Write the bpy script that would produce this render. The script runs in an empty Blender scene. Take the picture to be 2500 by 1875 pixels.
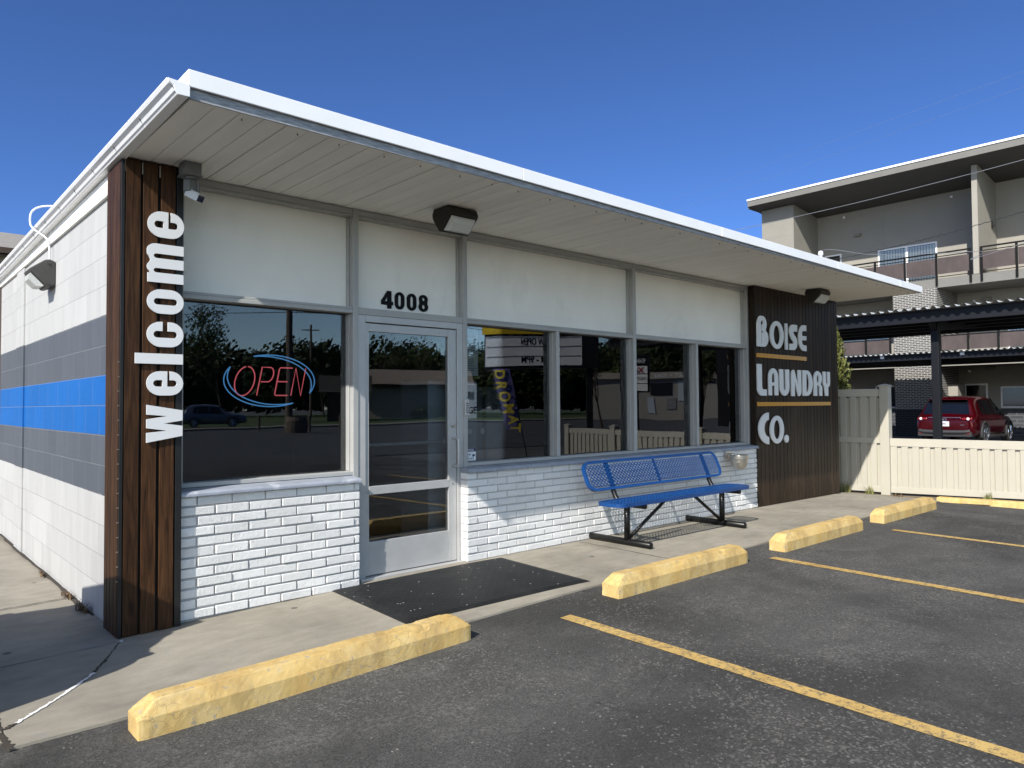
import bpy, bmesh, math, random
from mathutils import Vector, Matrix, noise as mnoise
random.seed(7)
S = bpy.context.scene
COL = S.collection
R = math.radians

# ------------------------------------------------------------------ camera
cam_d = bpy.data.cameras.new('camera'); cam = bpy.data.objects.new('camera', cam_d); COL.objects.link(cam)
cam_d.sensor_width = 36.0; cam_d.lens = 25.613; cam_d.clip_start = .05; cam_d.clip_end = 2000
CAM = Vector((-1.2414, -5.1125, 1.4161))
yaw, pitch, roll = 0.7322, 0.0293, -0.0067
fw = Vector((math.sin(yaw)*math.cos(pitch), math.cos(yaw)*math.cos(pitch), math.sin(pitch)))
rt = Vector((math.cos(yaw), -math.sin(yaw), 0)); up = rt.cross(fw)
r2 = rt*math.cos(roll)+up*math.sin(roll); u2 = -rt*math.sin(roll)+up*math.cos(roll)
cam.matrix_world = Matrix(((r2.x, u2.x, -fw.x, CAM.x), (r2.y, u2.y, -fw.y, CAM.y), (r2.z, u2.z, -fw.z, CAM.z), (0, 0, 0, 1)))
S.camera = cam

# ------------------------------------------------------------------ sky and sun
SUN = Vector((-3.238, -1.2, 2.64)).normalized()          # towards the sun
el = math.asin(SUN.z); az = math.atan2(SUN.x, SUN.y)
W = bpy.data.worlds.new('World'); S.world = W; W.use_nodes = True
nt = W.node_tree; nt.nodes.clear()
sky = nt.nodes.new('ShaderNodeTexSky'); sky.sky_type = 'NISHITA'; sky.sun_disc = False
sky.sun_elevation = el; sky.sun_rotation = az; sky.altitude = 2500; sky.air_density = .8; sky.dust_density = 4.0; sky.ozone_density = 6.0
bg = nt.nodes.new('ShaderNodeBackground'); bg.inputs[1].default_value = .15
wo = nt.nodes.new('ShaderNodeOutputWorld'); 
# added sky tint: deeper blue ahead, brighter behind camera to fill the shaded front
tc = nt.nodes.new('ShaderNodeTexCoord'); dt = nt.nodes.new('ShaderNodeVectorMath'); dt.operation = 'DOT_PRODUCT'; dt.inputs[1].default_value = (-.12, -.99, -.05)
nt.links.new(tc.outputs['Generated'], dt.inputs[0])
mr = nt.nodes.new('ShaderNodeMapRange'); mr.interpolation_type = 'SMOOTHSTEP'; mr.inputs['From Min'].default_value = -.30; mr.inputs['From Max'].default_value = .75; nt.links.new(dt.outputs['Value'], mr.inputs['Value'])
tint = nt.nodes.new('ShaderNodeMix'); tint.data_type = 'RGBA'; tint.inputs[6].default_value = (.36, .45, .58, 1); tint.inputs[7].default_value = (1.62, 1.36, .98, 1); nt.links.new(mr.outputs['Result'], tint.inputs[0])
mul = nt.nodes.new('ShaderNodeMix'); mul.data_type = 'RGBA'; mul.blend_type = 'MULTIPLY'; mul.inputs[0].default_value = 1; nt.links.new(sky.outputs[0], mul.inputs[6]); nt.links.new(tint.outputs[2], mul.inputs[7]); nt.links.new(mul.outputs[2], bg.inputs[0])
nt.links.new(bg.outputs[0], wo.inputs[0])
sl = bpy.data.lights.new('sun', 'SUN'); sl.energy = 3.5; sl.angle = R(.5); sl.color = (1, .955, .88)
so = bpy.data.objects.new('sun', sl); COL.objects.link(so); so.rotation_euler = SUN.to_track_quat('Z', 'Y').to_euler()
S.view_settings.view_transform = 'Standard'; S.view_settings.look = 'None'; S.view_settings.exposure = 1.0; S.view_settings.gamma = 1
S.cycles.max_bounces = 8; S.cycles.transparent_max_bounces = 12; S.cycles.glossy_bounces = 4; S.cycles.caustics_reflective = False; S.cycles.caustics_refractive = False
S.cycles.sample_clamp_indirect = 6

# ------------------------------------------------------------------ materials
def lin(*c):
    return tuple(((v/255)/12.92 if v/255 <= .04045 else ((v/255+.055)/1.055)**2.4) for v in c)+(1,)
class NM:
    def __init__(s, name):
        s.m = bpy.data.materials.new(name); s.m.use_nodes = True; s.t = s.m.node_tree
        s.p = s.t.nodes['Principled BSDF']; s.co = None
    def n(s, typ, **kw):
        q = s.t.nodes.new(typ)
        for k, v in kw.items():
            if k.startswith('i_'):
                q.inputs[k[2:].replace('_', ' ')].default_value = v
            else: setattr(q, k, v)
        return q
    def l(s, a, b): s.t.links.new(a, b)
    def obj(s, scale=(1, 1, 1), loc=(0, 0, 0), rot=(0, 0, 0)):
        if not s.co: s.co = s.n('ShaderNodeTexCoord')
        mp = s.n('ShaderNodeMapping'); mp.inputs['Scale'].default_value = scale; mp.inputs['Location'].default_value = loc; mp.inputs['Rotation'].default_value = rot
        s.l(s.co.outputs['Object'], mp.inputs[0]); return mp.outputs[0]
    def noise(s, vec, scale, detail=4, rough=.55, dist=0):
        q = s.n('ShaderNodeTexNoise'); q.inputs['Scale'].default_value = scale; q.inputs['Detail'].default_value = detail; q.inputs['Roughness'].default_value = rough
        q.inputs['Distortion'].default_value = dist; s.l(vec, q.inputs['Vector']); return q.outputs['Fac']
    def ramp(s, fac, stops):
        q = s.n('ShaderNodeValToRGB'); e = q.color_ramp.elements
        while len(e) < len(stops): e.new(.5)
        for i, (p, c) in enumerate(stops):
            e[i].position = p; e[i].color = c if len(c) == 4 else tuple(c)+(1,)
        s.l(fac, q.inputs[0]); return q.outputs[0]
    def mix(s, fac, a, b, mode='MIX'):
        q = s.n('ShaderNodeMix', data_type='RGBA', blend_type=mode)
        for v, i in ((fac, 0), (a, 6), (b, 7)):
            if isinstance(v, (float, int)): q.inputs[i].default_value = v
            elif isinstance(v, tuple): q.inputs[i].default_value = v
            else: s.l(v, q.inputs[i])
        return q.outputs[2]
    def math(s, op, a, b=0.0, c=None):
        q = s.n('ShaderNodeMath', operation=op)
        for i, v in enumerate((a, b) if c is None else (a, b, c)):
            if isinstance(v, (float, int)): q.inputs[i].default_value = v
            else: s.l(v, q.inputs[i])
        return q.outputs[0]
    def bump(s, h, strength=.3, dist=.01, prev=None):
        q = s.n('ShaderNodeBump'); q.inputs['Strength'].default_value = strength; q.inputs['Distance'].default_value = dist
        s.l(h, q.inputs['Height'])
        if prev is not None: s.l(prev, q.inputs['Normal'])
        return q.outputs[0]
    def out(s, col=None, rough=None, nor=None, metal=None, spec=None):
        for v, k in ((col, 'Base Color'), (rough, 'Roughness'), (metal, 'Metallic'), (spec, 'Specular IOR Level')):
            if v is None: continue
            if isinstance(v, (float, int, tuple)): s.p.inputs[k].default_value = v
            else: s.l(v, s.p.inputs[k])
        if nor is not None: s.l(nor, s.p.inputs['Normal'])
        return s.m
G = lambda v: (v, v, v, 1)
def paint(name, c, rough=.5, var=.12, scale=6, metal=0., bump=.0, spec=.4, bscale=60, dirt=None, stretch=(1, 1, 1)):
    k = NM(name); v = k.obj(stretch); f = k.noise(v, scale, 5, .6)
    lo = tuple(x*(1-var) for x in c[:3])+(1,); hi = tuple(min(1, x*(1+var)) for x in c[:3])+(1,)
    col = k.ramp(f, [(.3, lo), (.7, hi)])
    if dirt:
        f2 = k.noise(v, scale*.6, 8, .7, .4); col = k.mix(k.ramp(f2, [(.56, G(0)), (.7, G(dirt[1]))]), col, dirt[0])
    nor = k.bump(k.noise(k.obj(stretch), bscale, 4), bump, .004) if bump else None
    return k.out(col, rough, nor, metal, spec)

def m_asphalt(name='asphalt', base=.066):
    k = NM(name); v = k.obj(); T = lambda f: (f, f*.975, f*.92, 1)
    fine = k.noise(v, 240, 2, .7); g2 = k.noise(v, 95, 3, .8); mid = k.noise(v, 38, 6, .8); big = k.noise(v, .45, 6, .62, .6); big2 = k.noise(k.obj((1, 1.5, 1), (3, 7, 0)), 1.5, 8, .72, .8)
    c = k.ramp(k.math('ADD', k.math('MULTIPLY', fine, .4), k.math('MULTIPLY', g2, .6)), [(.36, T(base*.35)), (.50, T(base)), (.60, T(base*1.7)), (.70, T(base*3.2))])
    wear = k.math('MULTIPLY', k.ramp(big2, [(.44, G(.05)), (.68, G(1))]), k.ramp(mid, [(.44, G(0)), (.62, G(1))]))
    c = k.mix(k.math('MULTIPLY', wear, .62), c, (.20, .19, .172, 1))
    c = k.mix(k.ramp(big, [(.40, G(.62)), (.54, G(0))]), c, T(.026))
    vo = k.n('ShaderNodeTexVoronoi'); vo.inputs['Scale'].default_value = 42; k.l(v, vo.inputs['Vector'])
    sep = k.n('ShaderNodeSeparateColor'); k.l(vo.outputs['Color'], sep.inputs[0])
    chip = k.math('MULTIPLY', k.math('LESS_THAN', vo.outputs['Distance'], k.math('MULTIPLY', sep.outputs[1], .22)), k.math('GREATER_THAN', sep.outputs[0], .88))
    c = k.mix(k.math('MULTIPLY', chip, .7), c, (.34, .33, .30, 1))
    st = k.ramp(k.noise(k.obj((1, 1, 1), (11, 3, 0)), 1.9, 5, .65, .9), [(.66, G(0)), (.74, G(.6))])
    c = k.mix(st, c, T(.016))
    sp = k.n('ShaderNodeTexVoronoi'); sp.inputs['Scale'].default_value = 88; k.l(v, sp.inputs['Vector']); s2 = k.n('ShaderNodeSeparateColor'); k.l(sp.outputs['Color'], s2.inputs[0])
    zone = k.ramp(k.noise(k.obj((1, 1.25, 1), (1.7, 4.1, 0)), .85, 7, .70, .8), [(.40, G(.0)), (.66, G(1))])
    fl = k.math('GREATER_THAN', k.math('ADD', s2.outputs[0], k.math('MULTIPLY', zone, .58)), 1.16)
    c = k.mix(k.math('MULTIPLY', fl, k.math('MULTIPLY', s2.outputs[1], .55)), c, (.21, .20, .18, 1))
    # hairline cracks
    nn = k.n('ShaderNodeTexNoise'); nn.inputs['Scale'].default_value = 2.2; nn.inputs['Detail'].default_value = 5; k.l(v, nn.inputs['Vector'])
    sc_ = k.n('ShaderNodeVectorMath', operation='SCALE'); sc_.inputs['Scale'].default_value = .5; k.l(nn.outputs['Color'], sc_.inputs[0]); ad = k.n('ShaderNodeVectorMath', operation='ADD'); k.l(v, ad.inputs[0]); k.l(sc_.outputs[0], ad.inputs[1])
    ve = k.n('ShaderNodeTexVoronoi', feature='DISTANCE_TO_EDGE'); ve.inputs['Scale'].default_value = .55; k.l(ad.outputs[0], ve.inputs['Vector'])
    ck = k.math('MULTIPLY', k.ramp(ve.outputs['Distance'], [(.0015, G(1)), (.006, G(0))]), k.ramp(k.noise(v, .9, 3), [(.54, G(0)), (.62, G(.3))]))
    c = k.mix(ck, c, T(.012))
    nor = k.bump(k.math('ADD', g2, k.math('MULTIPLY', mid, .8)), .6, .008)
    return k.out(c, .9, nor, spec=.2)
def m_concrete(name='concrete', c0=(.315, .288, .235), rust=False):
    k = NM(name); v = k.obj()
    big = k.noise(v, 1.1, 7, .65, .5); mid = k.noise(k.obj((1, 2.5, 1)), 5, 6, .65); fine = k.noise(v, 190, 2, .6)
    a = tuple(x*.72 for x in c0)+(1,); b = tuple(x*1.08 for x in c0)+(1,)
    c = k.ramp(big, [(.3, a), (.62, b)])
    c = k.mix(.55, c, k.ramp(mid, [(.3, G(.66)), (.65, G(1.0))]), 'MULTIPLY')
    c = k.mix(.5, c, k.ramp(fine, [(.3, G(.72)), (.7, G(1.1))]), 'MULTIPLY')
    vo = k.n('ShaderNodeTexVoronoi'); vo.inputs['Scale'].default_value = 3.1; k.l(v, vo.inputs['Vector'])
    gum = k.math('MULTIPLY', k.math('LESS_THAN', vo.outputs['Distance'], .075), k.math('GREATER_THAN', k.noise(v, 2.3, 1), .45))
    c = k.mix(k.math('MULTIPLY', gum, .75), c, (.07, .065, .06, 1))
    bl = k.ramp(k.noise(k.obj((1, 1, 1), (5, 2, 0)), 3.4, 7, .72, .5), [(.60, G(0)), (.70, G(.55))])
    c = k.mix(k.math('MULTIPLY', bl, .55), c, (.20, .225, .27, 1))
    nor = k.bump(k.noise(v, 120, 4, .65), .28, .004)
    return k.out(c, .9, nor, spec=.2)
def m_wood(name, dark, lightc, along=2, rough=.42, islands=True, spec=.3):
    k = NM(name)
    sc = [14, 14, 14]; sc[along] = .9
    v = k.obj(tuple(sc)); f = k.noise(v, 2.0, 7, .62, 1.8)
    sc2 = [60, 60, 60]; sc2[along] = 2.2; g = k.noise(k.obj(tuple(sc2)), 2, 4, .6, .4)
    c = k.ramp(f, [(.28, dark+(1,)), (.66, lightc+(1,))])
    c = k.mix(.6, c, k.ramp(g, [(.35, G(.55)), (.65, G(1.15))]), 'MULTIPLY')
    s3 = [5, 5, 5]; s3[along] = 1.6
    vo = k.n('ShaderNodeTexVoronoi'); vo.inputs['Scale'].default_value = 1.3; k.l(k.obj(tuple(s3)), vo.inputs['Vector'])
    kn = k.ramp(vo.outputs['Distance'], [(.05, G(.35)), (.16, G(1))]); c = k.mix(.75, c, kn, 'MULTIPLY')
    if islands:
        ge = k.n('ShaderNodeNewGeometry'); c = k.mix(1.0, c, k.ramp(ge.outputs['Random Per Island'], [(0, G(.62)), (1, G(1.3))]), 'MULTIPLY')
    nor = k.bump(k.math('ADD', f, g), .25, .003)
    return k.out(c, rough, nor, spec=spec)
def m_glass(name, tint, boost=1.7, wav=.012):
    k = NM(name); t = k.t; t.nodes.remove(k.p)
    fr = k.n('ShaderNodeFresnel'); fr.inputs[0].default_value = 1.5
    nb = k.bump(k.noise(k.obj(), 1.1, 1), wav, .12)
    fac = k.n('ShaderNodeMath', operation='MULTIPLY', use_clamp=True); fac.inputs[1].default_value = boost; k.l(fr.outputs[0], fac.inputs[0])
    tr = k.n('ShaderNodeBsdfTransparent'); tr.inputs[0].default_value = tint
    gl = k.n('ShaderNodeBsdfGlossy'); gl.inputs['Roughness'].default_value = 0.0; gl.inputs[0].default_value = (.95, .97, 1, 1); k.l(nb, gl.inputs['Normal'])
    mx = k.n('ShaderNodeMixShader'); k.l(fac.outputs[0], mx.inputs[0]); k.l(tr.outputs[0], mx.inputs[1]); k.l(gl.outputs[0], mx.inputs[2])
    k.l(mx.outputs[0], t.nodes['Material Output'].inputs[0]); return k.m
def m_block():
    k = NM('painted_block')
    co = k.n('ShaderNodeTexCoord'); sx = k.n('ShaderNodeSeparateXYZ'); k.l(co.outputs['Object'], sx.inputs[0])
    cb = k.n('ShaderNodeCombineXYZ'); k.l(k.math('ADD', sx.outputs[1], .09), cb.inputs[0]); k.l(k.math('ADD', sx.outputs[2], -.0122+.2032*2), cb.inputs[1])
    br = k.n('ShaderNodeTexBrick', offset=.5); k.l(cb.outputs[0], br.inputs['Vector'])
    br.inputs['Scale'].default_value = 1; br.inputs['Brick Width'].default_value = .4064; br.inputs['Row Height'].default_value = .2032; br.inputs['Mortar Size'].default_value = .0045; br.inputs['Mortar Smooth'].default_value = .35
    zz = k.math('ADD', sx.outputs[2], k.math('MULTIPLY', k.math('SUBTRACT', k.noise(co.outputs['Object'], 9, 2), .5), .012))
    z = k.math('DIVIDE', zz, 4.0)
    white = (.43, .43, .42, 1); grey = (.082, .093, .110, 1); blue = (.004, .105, .36, 1)
    q = k.n('ShaderNodeValToRGB'); q.color_ramp.interpolation = 'CONSTANT'; e = q.color_ramp.elements
    st = [(0, white), (.825/4, grey), (1.231/4, blue), (1.638/4, grey), (2.044/4, white)]
    while len(e) < 5: e.new(.5)
    for i, (p, c) in enumerate(st): e[i].position = p; e[i].color = c
    k.l(z, q.inputs[0])
    d = k.noise(k.obj((1, 3.0, .7)), 2.2, 6, .65); c = k.mix(.5, q.outputs[0], k.ramp(d, [(.3, G(.84)), (.6, G(1.03))]), 'MULTIPLY')
    c = k.mix(k.math('MULTIPLY', br.outputs['Fac'], .34), c, (.25, .25, .26, 1))
    per = k.n('ShaderNodeTexBrick', offset=.5); k.l(cb.outputs[0], per.inputs['Vector'])
    for a_, b_ in (('Scale', 1), ('Brick Width', .4064), ('Row Height', .2032), ('Mortar Size', 0.0)): per.inputs[a_].default_value = b_
    per.inputs['Color1'].default_value = G(.90); per.inputs['Color2'].default_value = G(1.03)
    c = k.mix(.8, c, per.outputs['Color'], 'MULTIPLY')
    h = k.math('SUBTRACT', k.math('MULTIPLY', k.noise(co.outputs['Object'], 70, 4), .35), br.outputs['Fac'])
    return k.out(c, .6, k.bump(h, .5, .006), spec=.3)
def m_brickpaint():
    k = NM('white_brick'); v = k.obj((70, 12, 9)); f = k.noise(v, 2, 5, .7, .5); g = k.noise(k.obj(), 38, 5, .65)
    ge = k.n('ShaderNodeNewGeometry'); c = k.ramp(ge.outputs['Random Per Island'], [(0, (.68, .675, .66, 1)), (1, (.78, .775, .76, 1))])
    d = k.noise(k.obj(), 2.2, 6, .7); c = k.mix(.7, c, k.ramp(d, [(.28, G(.80)), (.5, G(1))]), 'MULTIPLY')
    nor = k.bump(k.math('ADD', f, g), .75, .006)
    return k.out(c, .55, nor, spec=.35)
def m_stop():
    k = NM('yellow_concrete'); v = k.obj(); big = k.noise(v, 7, 6, .7, .6); chip = k.noise(v, 15, 8, .78, .8)
    c = k.ramp(big, [(.22, (.46, .28, .085, 1)), (.5, (.545, .385, .15, 1)), (.74, (.60, .465, .23, 1))])
    c = k.mix(k.ramp(chip, [(.585, G(0)), (.62, G(.85))]), c, (.27, .26, .25, 1))
    vo = k.n('ShaderNodeTexVoronoi', feature='DISTANCE_TO_EDGE'); vo.inputs['Scale'].default_value = 16
    wv = k.n('ShaderNodeVectorMath', operation='ADD'); nn = k.n('ShaderNodeTexNoise'); nn.inputs['Scale'].default_value = 9; k.l(v, nn.inputs['Vector'])
    sc_ = k.n('ShaderNodeVectorMath', operation='SCALE'); sc_.inputs['Scale'].default_value = .12; k.l(nn.outputs['Color'], sc_.inputs[0]); k.l(v, wv.inputs[0]); k.l(sc_.outputs[0], wv.inputs[1]); k.l(wv.outputs[0], vo.inputs['Vector'])
    crack = k.math('MULTIPLY', k.ramp(vo.outputs['Distance'], [(.006, G(1)), (.03, G(0))]), k.ramp(k.noise(v, 3, 3), [(.48, G(0)), (.58, G(.6))]))
    c = k.mix(crack, c, (.24, .17, .08, 1))
    drt = k.ramp(k.noise(k.obj((1, 1, .4)), 5, 6, .7), [(.48, G(0)), (.68, G(.65))]); c = k.mix(drt, c, (.30, .205, .09, 1))
    pit = k.ramp(k.noise(v, 48, 2, .5), [(.26, G(0)), (.34, G(1))]); nor = k.bump(k.math('ADD', k.math('MULTIPLY', k.noise(v, 90, 4, .7), .35), pit), .45, .004)
    return k.out(c, .75, nor, spec=.25)
def m_mat():
    k = NM('black_rubber'); co = k.n('ShaderNodeTexCoord')
    def wave(rz):
        w = k.n('ShaderNodeTexWave', wave_type='BANDS', bands_direction='X'); w.inputs['Scale'].default_value = 5.5
        k.l(k.obj(rot=(0, 0, rz)), w.inputs['Vector']); return w.outputs['Fac']
    a = wave(R(45)); b = wave(R(-45)); h = k.math('MAXIMUM', a, b)
    f = k.noise(k.obj(), 4, 6, .7); c = k.ramp(f, [(.3, G(.008)), (.7, G(.019))])
    vo = k.n('ShaderNodeTexVoronoi'); vo.inputs['Scale'].default_value = 24; k.l(co.outputs['Object'], vo.inputs['Vector'])
    sp = k.math('MULTIPLY', k.math('LESS_THAN', vo.outputs['Distance'], .15), k.math('GREATER_THAN', k.noise(k.obj(), 12, 2), .58))
    c = k.mix(k.math('MULTIPLY', sp, .8), c, G(.45))
    return k.out(c, .6, k.bump(h, .3, .005), spec=.3)
def m_darkbrick(name, c1, c2, mort, s=1.0, plane='yz'):
    k = NM(name); co = k.n('ShaderNodeTexCoord'); sx = k.n('ShaderNodeSeparateXYZ'); k.l(co.outputs['Object'], sx.inputs[0])
    cb = k.n('ShaderNodeCombineXYZ'); k.l(k.math('ADD', sx.outputs[1], sx.outputs[0]), cb.inputs[0]); k.l(sx.outputs[2], cb.inputs[1])
    br = k.n('ShaderNodeTexBrick', offset=.5); k.l(cb.outputs[0], br.inputs['Vector'])
    for a_, b_ in (('Scale', 1), ('Brick Width', .235*s), ('Row Height', .0765*s), ('Mortar Size', .0115*s), ('Mortar Smooth', .1), ('Bias', -.2)): br.inputs[a_].default_value = b_
    br.inputs['Color1'].default_value = c1; br.inputs['Color2'].default_value = c2; br.inputs['Mortar'].default_value = mort
    h = k.math('SUBTRACT', 1.0, br.outputs['Fac'])
    return k.out(br.outputs['Color'], .75, k.bump(h, .5, .008), spec=.2)
def m_leaf(name, a, b, trans=.25):
    k = NM(name); ge = k.n('ShaderNodeNewGeometry'); c = k.ramp(ge.outputs['Random Per Island'], [(0, a+(1,)), (1, b+(1,))])
    return k.out(c, .6, spec=.3)
def m_emit(name, c, s):
    k = NM(name); k.out(c, .3); k.p.inputs['Emission Color'].default_value = c; k.p.inputs['Emission Strength'].default_value = s; return k.m
def m_line():
    k = NM('road_paint'); v = k.obj(); a = k.noise(v, 30, 7, .75, .5); b = k.noise(v, 160, 3, .7)
    c = k.ramp(k.noise(v, 3, 5), [(.3, (.42, .27, .085, 1)), (.7, (.52, .36, .13, 1))])
    w = k.math('ADD', k.math('MULTIPLY', a, .75), k.math('MULTIPLY', b, .35))
    c = k.mix(k.ramp(w, [(.55, G(0)), (.64, G(.85))]), c, G(.07)); return k.out(c, .8, k.bump(b, .4, .004), spec=.2)

M = {}
M['asphalt'] = m_asphalt(); M['concrete'] = m_concrete(); M['line'] = m_line()
M['street'] = paint('street_asphalt', G(.06), .9, .3, .8, bump=.2)
M['soil'] = paint('dry_soil', (.17, .13, .085, 1), .95, .4, 14, bump=.6, bscale=70)
M['ground'] = paint('pale_asphalt', (.10, .098, .095, 1), .9, .25, .4, bump=.2)
M['lawn'] = paint('lawn_grass', (.055, .085, .022, 1), .9, .4, 3, bump=.8, bscale=80)
M['block'] = m_block(); M['brick'] = m_brickpaint()
M['mortar'] = paint('white_mortar', (.46, .455, .45, 1), .7, .12, 20, bump=.5, bscale=90)
M['wood'] = m_wood('stained_wood', (.011, .0045, .0019), (.080, .036, .0145), rough=.55, spec=.18)
M['woodsign'] = m_wood('dark_slats', (.008, .005, .0032), (.044, .027, .016), rough=.5, spec=.2)
M['black'] = paint('black_metal', G(.010), .45, .2, 12)
M['blackgap'] = paint('black_backing', G(.006), .8, .2, 12)
M['whitemetal'] = paint('white_metal', (.85, .85, .85, 1), .4, .03, 3, spec=.5)
M['soffit'] = paint('white_boards', (.90, .88, .82, 1), .55, .05, 1.6, bump=.06, bscale=30, dirt=((.40, .38, .34, 1), .25), stretch=(5, .7, 1))
M['grayboard'] = paint('weathered_board', (.30, .31, .33, 1), .8, .35, 14, bump=.5, bscale=50, stretch=(1, 6, 6))
M['panel'] = paint('white_panel', (.84, .815, .76, 1), .5, .05, 1.5, bump=.05, dirt=((.40, .39, .36, 1), .22), stretch=(1.5, 1, .9))
M['alum'] = paint('aluminium', (.46, .46, .455, 1), .42, .07, 5, metal=.3, spec=.5)
M['alumpaint'] = paint('grey_frame', (.37, .37, .36, 1), .5, .06, 4, metal=.05, spec=.45)
M['sill'] = paint('painted_sill', (.27, .295, .345, 1), .65, .14, 9, bump=.25, dirt=((.62, .63, .66, 1), .7))
M['glass'] = m_glass('window_glass', (.76, .78, .79, 1), 1.7); M['aptglass'] = m_glass('pale_glass', (.90, .93, .93, 1), 1.0)
M['carglass'] = paint('car_glass', (.004, .005, .007, 1), .04, .1, 3, spec=.7)
M['letterwhite'] = paint('white_acrylic', (.66, .665, .67, 1), .28, .02, 3, spec=.55)
M['letterblack'] = paint('black_acrylic', (.006, .006, .007, 1), .6, .1, 3, spec=.15)
M['gold'] = paint('gold_bar', (.52, .24, .022, 1), .22, .04, 3, spec=.6)
M['bronze'] = paint('bronze_housing', (.018, .016, .013, 1), .5, .2, 9)
M['graylamp'] = paint('grey_housing', (.055, .053, .05, 1), .5, .15, 9)
def m_lens():
    k = NM('lamp_lens'); k.out((.62, .63, .61, 1), .18, k.bump(k.n('ShaderNodeTexWave', i_Scale=18.0).outputs['Fac'], .3, .01), spec=.6)
    return k.m
M['lens'] = m_lens()
M['conduit'] = paint('white_conduit', (.72, .74, .76, 1), .5, .05, 6)
M['boxgrey'] = paint('grey_box', (.17, .175, .175, 1), .55, .1, 8)
M['camwhite'] = paint('white_plastic', (.60, .61, .61, 1), .4, .04, 6)
M['blue'] = paint('blue_plastisol', (.003, .046, .18, 1), .36, .12, 5, spec=.5)
M['blacktube'] = paint('black_tube', G(.007), .34, .15, 8, spec=.3)
M['steel'] = paint('brushed_steel', (.50, .48, .44, 1), .3, .1, 12, metal=.9, stretch=(1, 1, 8))
M['stop'] = m_stop(); M['mat'] = m_mat()
M['vinyl'] = paint('cream_vinyl', (.42, .395, .33, 1), .5, .045, 3, spec=.35, stretch=(1, 1, .5))
M['fill'] = paint('crack_filler', (.72, .72, .70, 1), .7, .1, 9)
M['dirtline'] = paint('crack_dirt', (.045, .038, .03, 1), .95, .3, 20)
M['stucco'] = paint('grey_stucco', (.245, .232, .20, 1), .9, .05, 1.2, bump=.15, bscale=40)
M['stucco2'] = paint('white_stucco', (.29, .272, .235, 1), .9, .04, 1.2, bump=.15, bscale=40)
M['stuccodark'] = paint('dark_stucco', (.235, .235, .225, 1), .9, .05, 1.2)
M['fascia'] = paint('grey_fascia', (.16, .155, .14, 1), .6, .06, 2)
M['soffitdark'] = paint('dark_soffit', (.055, .052, .047, 1), .6, .06, 2)
M['corten'] = paint('rusted_panel', (.062, .046, .043, 1), .6, .28, 2.2, bump=.1, stretch=(1, 1, .5))
M['rail'] = paint('black_railing', G(.006), .6, .1, 5, spec=.15)
M['dbrick'] = m_darkbrick('dark_brick', (.055, .05, .048, 1), (.10, .092, .088, 1), (.40, .39, .36, 1))
M['dbrick2'] = m_darkbrick('black_brick', (.012, .013, .015, 1), (.02, .02, .022, 1), (.055, .056, .06, 1))
M['dblock'] = m_darkbrick('grey_block', (.05, .054, .062, 1), (.06, .064, .072, 1), (.10, .10, .11, 1), 2.2)
M['navy'] = paint('navy_steel', (.007, .008, .011, 1), .5, .1, 3, spec=.25)
M['deck'] = paint('galvanised_deck', (.55, .56, .55, 1), .42, .08, 5, metal=.15)
M['blind'] = paint('blind_slats', (.85, .84, .78, 1), .7, .05, 3)
M['carred'] = paint('red_car_paint', (.065, .001, .004, 1), .13, .05, 2, metal=.5, spec=.7)
M['carblue'] = paint('blue_grey_car_paint', (.10, .13, .19, 1), .2, .05, 2, metal=.4, spec=.7)
M['carwhite'] = paint('white_car_paint', (.55, .55, .55, 1), .2, .05, 2, spec=.7)
M['cladding'] = paint('car_cladding', (.03, .03, .032, 1), .55, .1, 8)
M['tyre'] = paint('tyre_rubber', G(.014), .8, .15, 20)
M['chrome'] = paint('chrome', (.72, .72, .73, 1), .12, .04, 4, metal=1)
M['tail'] = paint('tail_lamp', (.20, .008, .01, 1), .15, .1, 4, spec=.7)
M['lampclear'] = paint('clear_lamp', (.75, .70, .68, 1), .1, .05, 4, spec=.8)
M['plate'] = paint('licence_plate', (.62, .60, .62, 1), .4, .1, 30)
M['interior'] = paint('interior_dark', (.018, .018, .018, 1), .8, .1, 2)
M['machine'] = paint('machine_face', (.42, .46, .50, 1), .5, .04, 4)
M['litpanel'] = m_emit('lit_panel', (.55, .62, .70, 1), .16); M['paper'] = paint('paper_sheet', (.82, .82, .80, 1), .7, .03, 4)
M['navytext'] = paint('navy_print', (.012, .016, .07, 1), .5, .1, 4)
M['whiteprint'] = paint('white_print', (.75, .76, .78, 1), .5, .03, 4)
M['redprint'] = paint('red_print', (.35, .03, .03, 1), .5, .1, 4)
M['greyprint'] = paint('grey_print', (.20, .20, .20, 1), .6, .1, 4)
M['neonred'] = m_emit('neon_red', (.85, .15, .18, 1), .42); M['neonblue'] = m_emit('neon_blue', (.10, .33, .66, 1), .40)
M['bark'] = paint('bark', (.075, .055, .04, 1), .9, .3, 9, bump=.5)
M['leaf'] = m_leaf('spring_leaf', (.035, .06, .012), (.10, .125, .035)); M['leafdark'] = m_leaf('dark_leaf', (.015, .03, .008), (.05, .07, .022))
M['conifer'] = m_leaf('conifer_leaf', (.045, .055, .012), (.15, .155, .045)); M['weed'] = m_leaf('weed_leaf', (.10, .13, .035), (.24, .22, .09)); M['dryweed'] = m_leaf('dry_weed', (.05, .03, .015), (.16, .10, .05))
M['pole'] = paint('utility_wood', (.13, .10, .075, 1), .9, .2, 6); M['wire'] = paint('wire_sheath', (.02, .02, .022, 1), .5, .1, 3); M['wirepale'] = paint('pale_wire', (.17, .18, .20, 1), .5, .1, 3)
M['signwhite'] = paint('sign_face', (.86, .86, .82, 1), .5, .04, 2); M['yellow'] = paint('yellow_panel', (.75, .50, .02, 1), .5, .05, 2)
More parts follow.
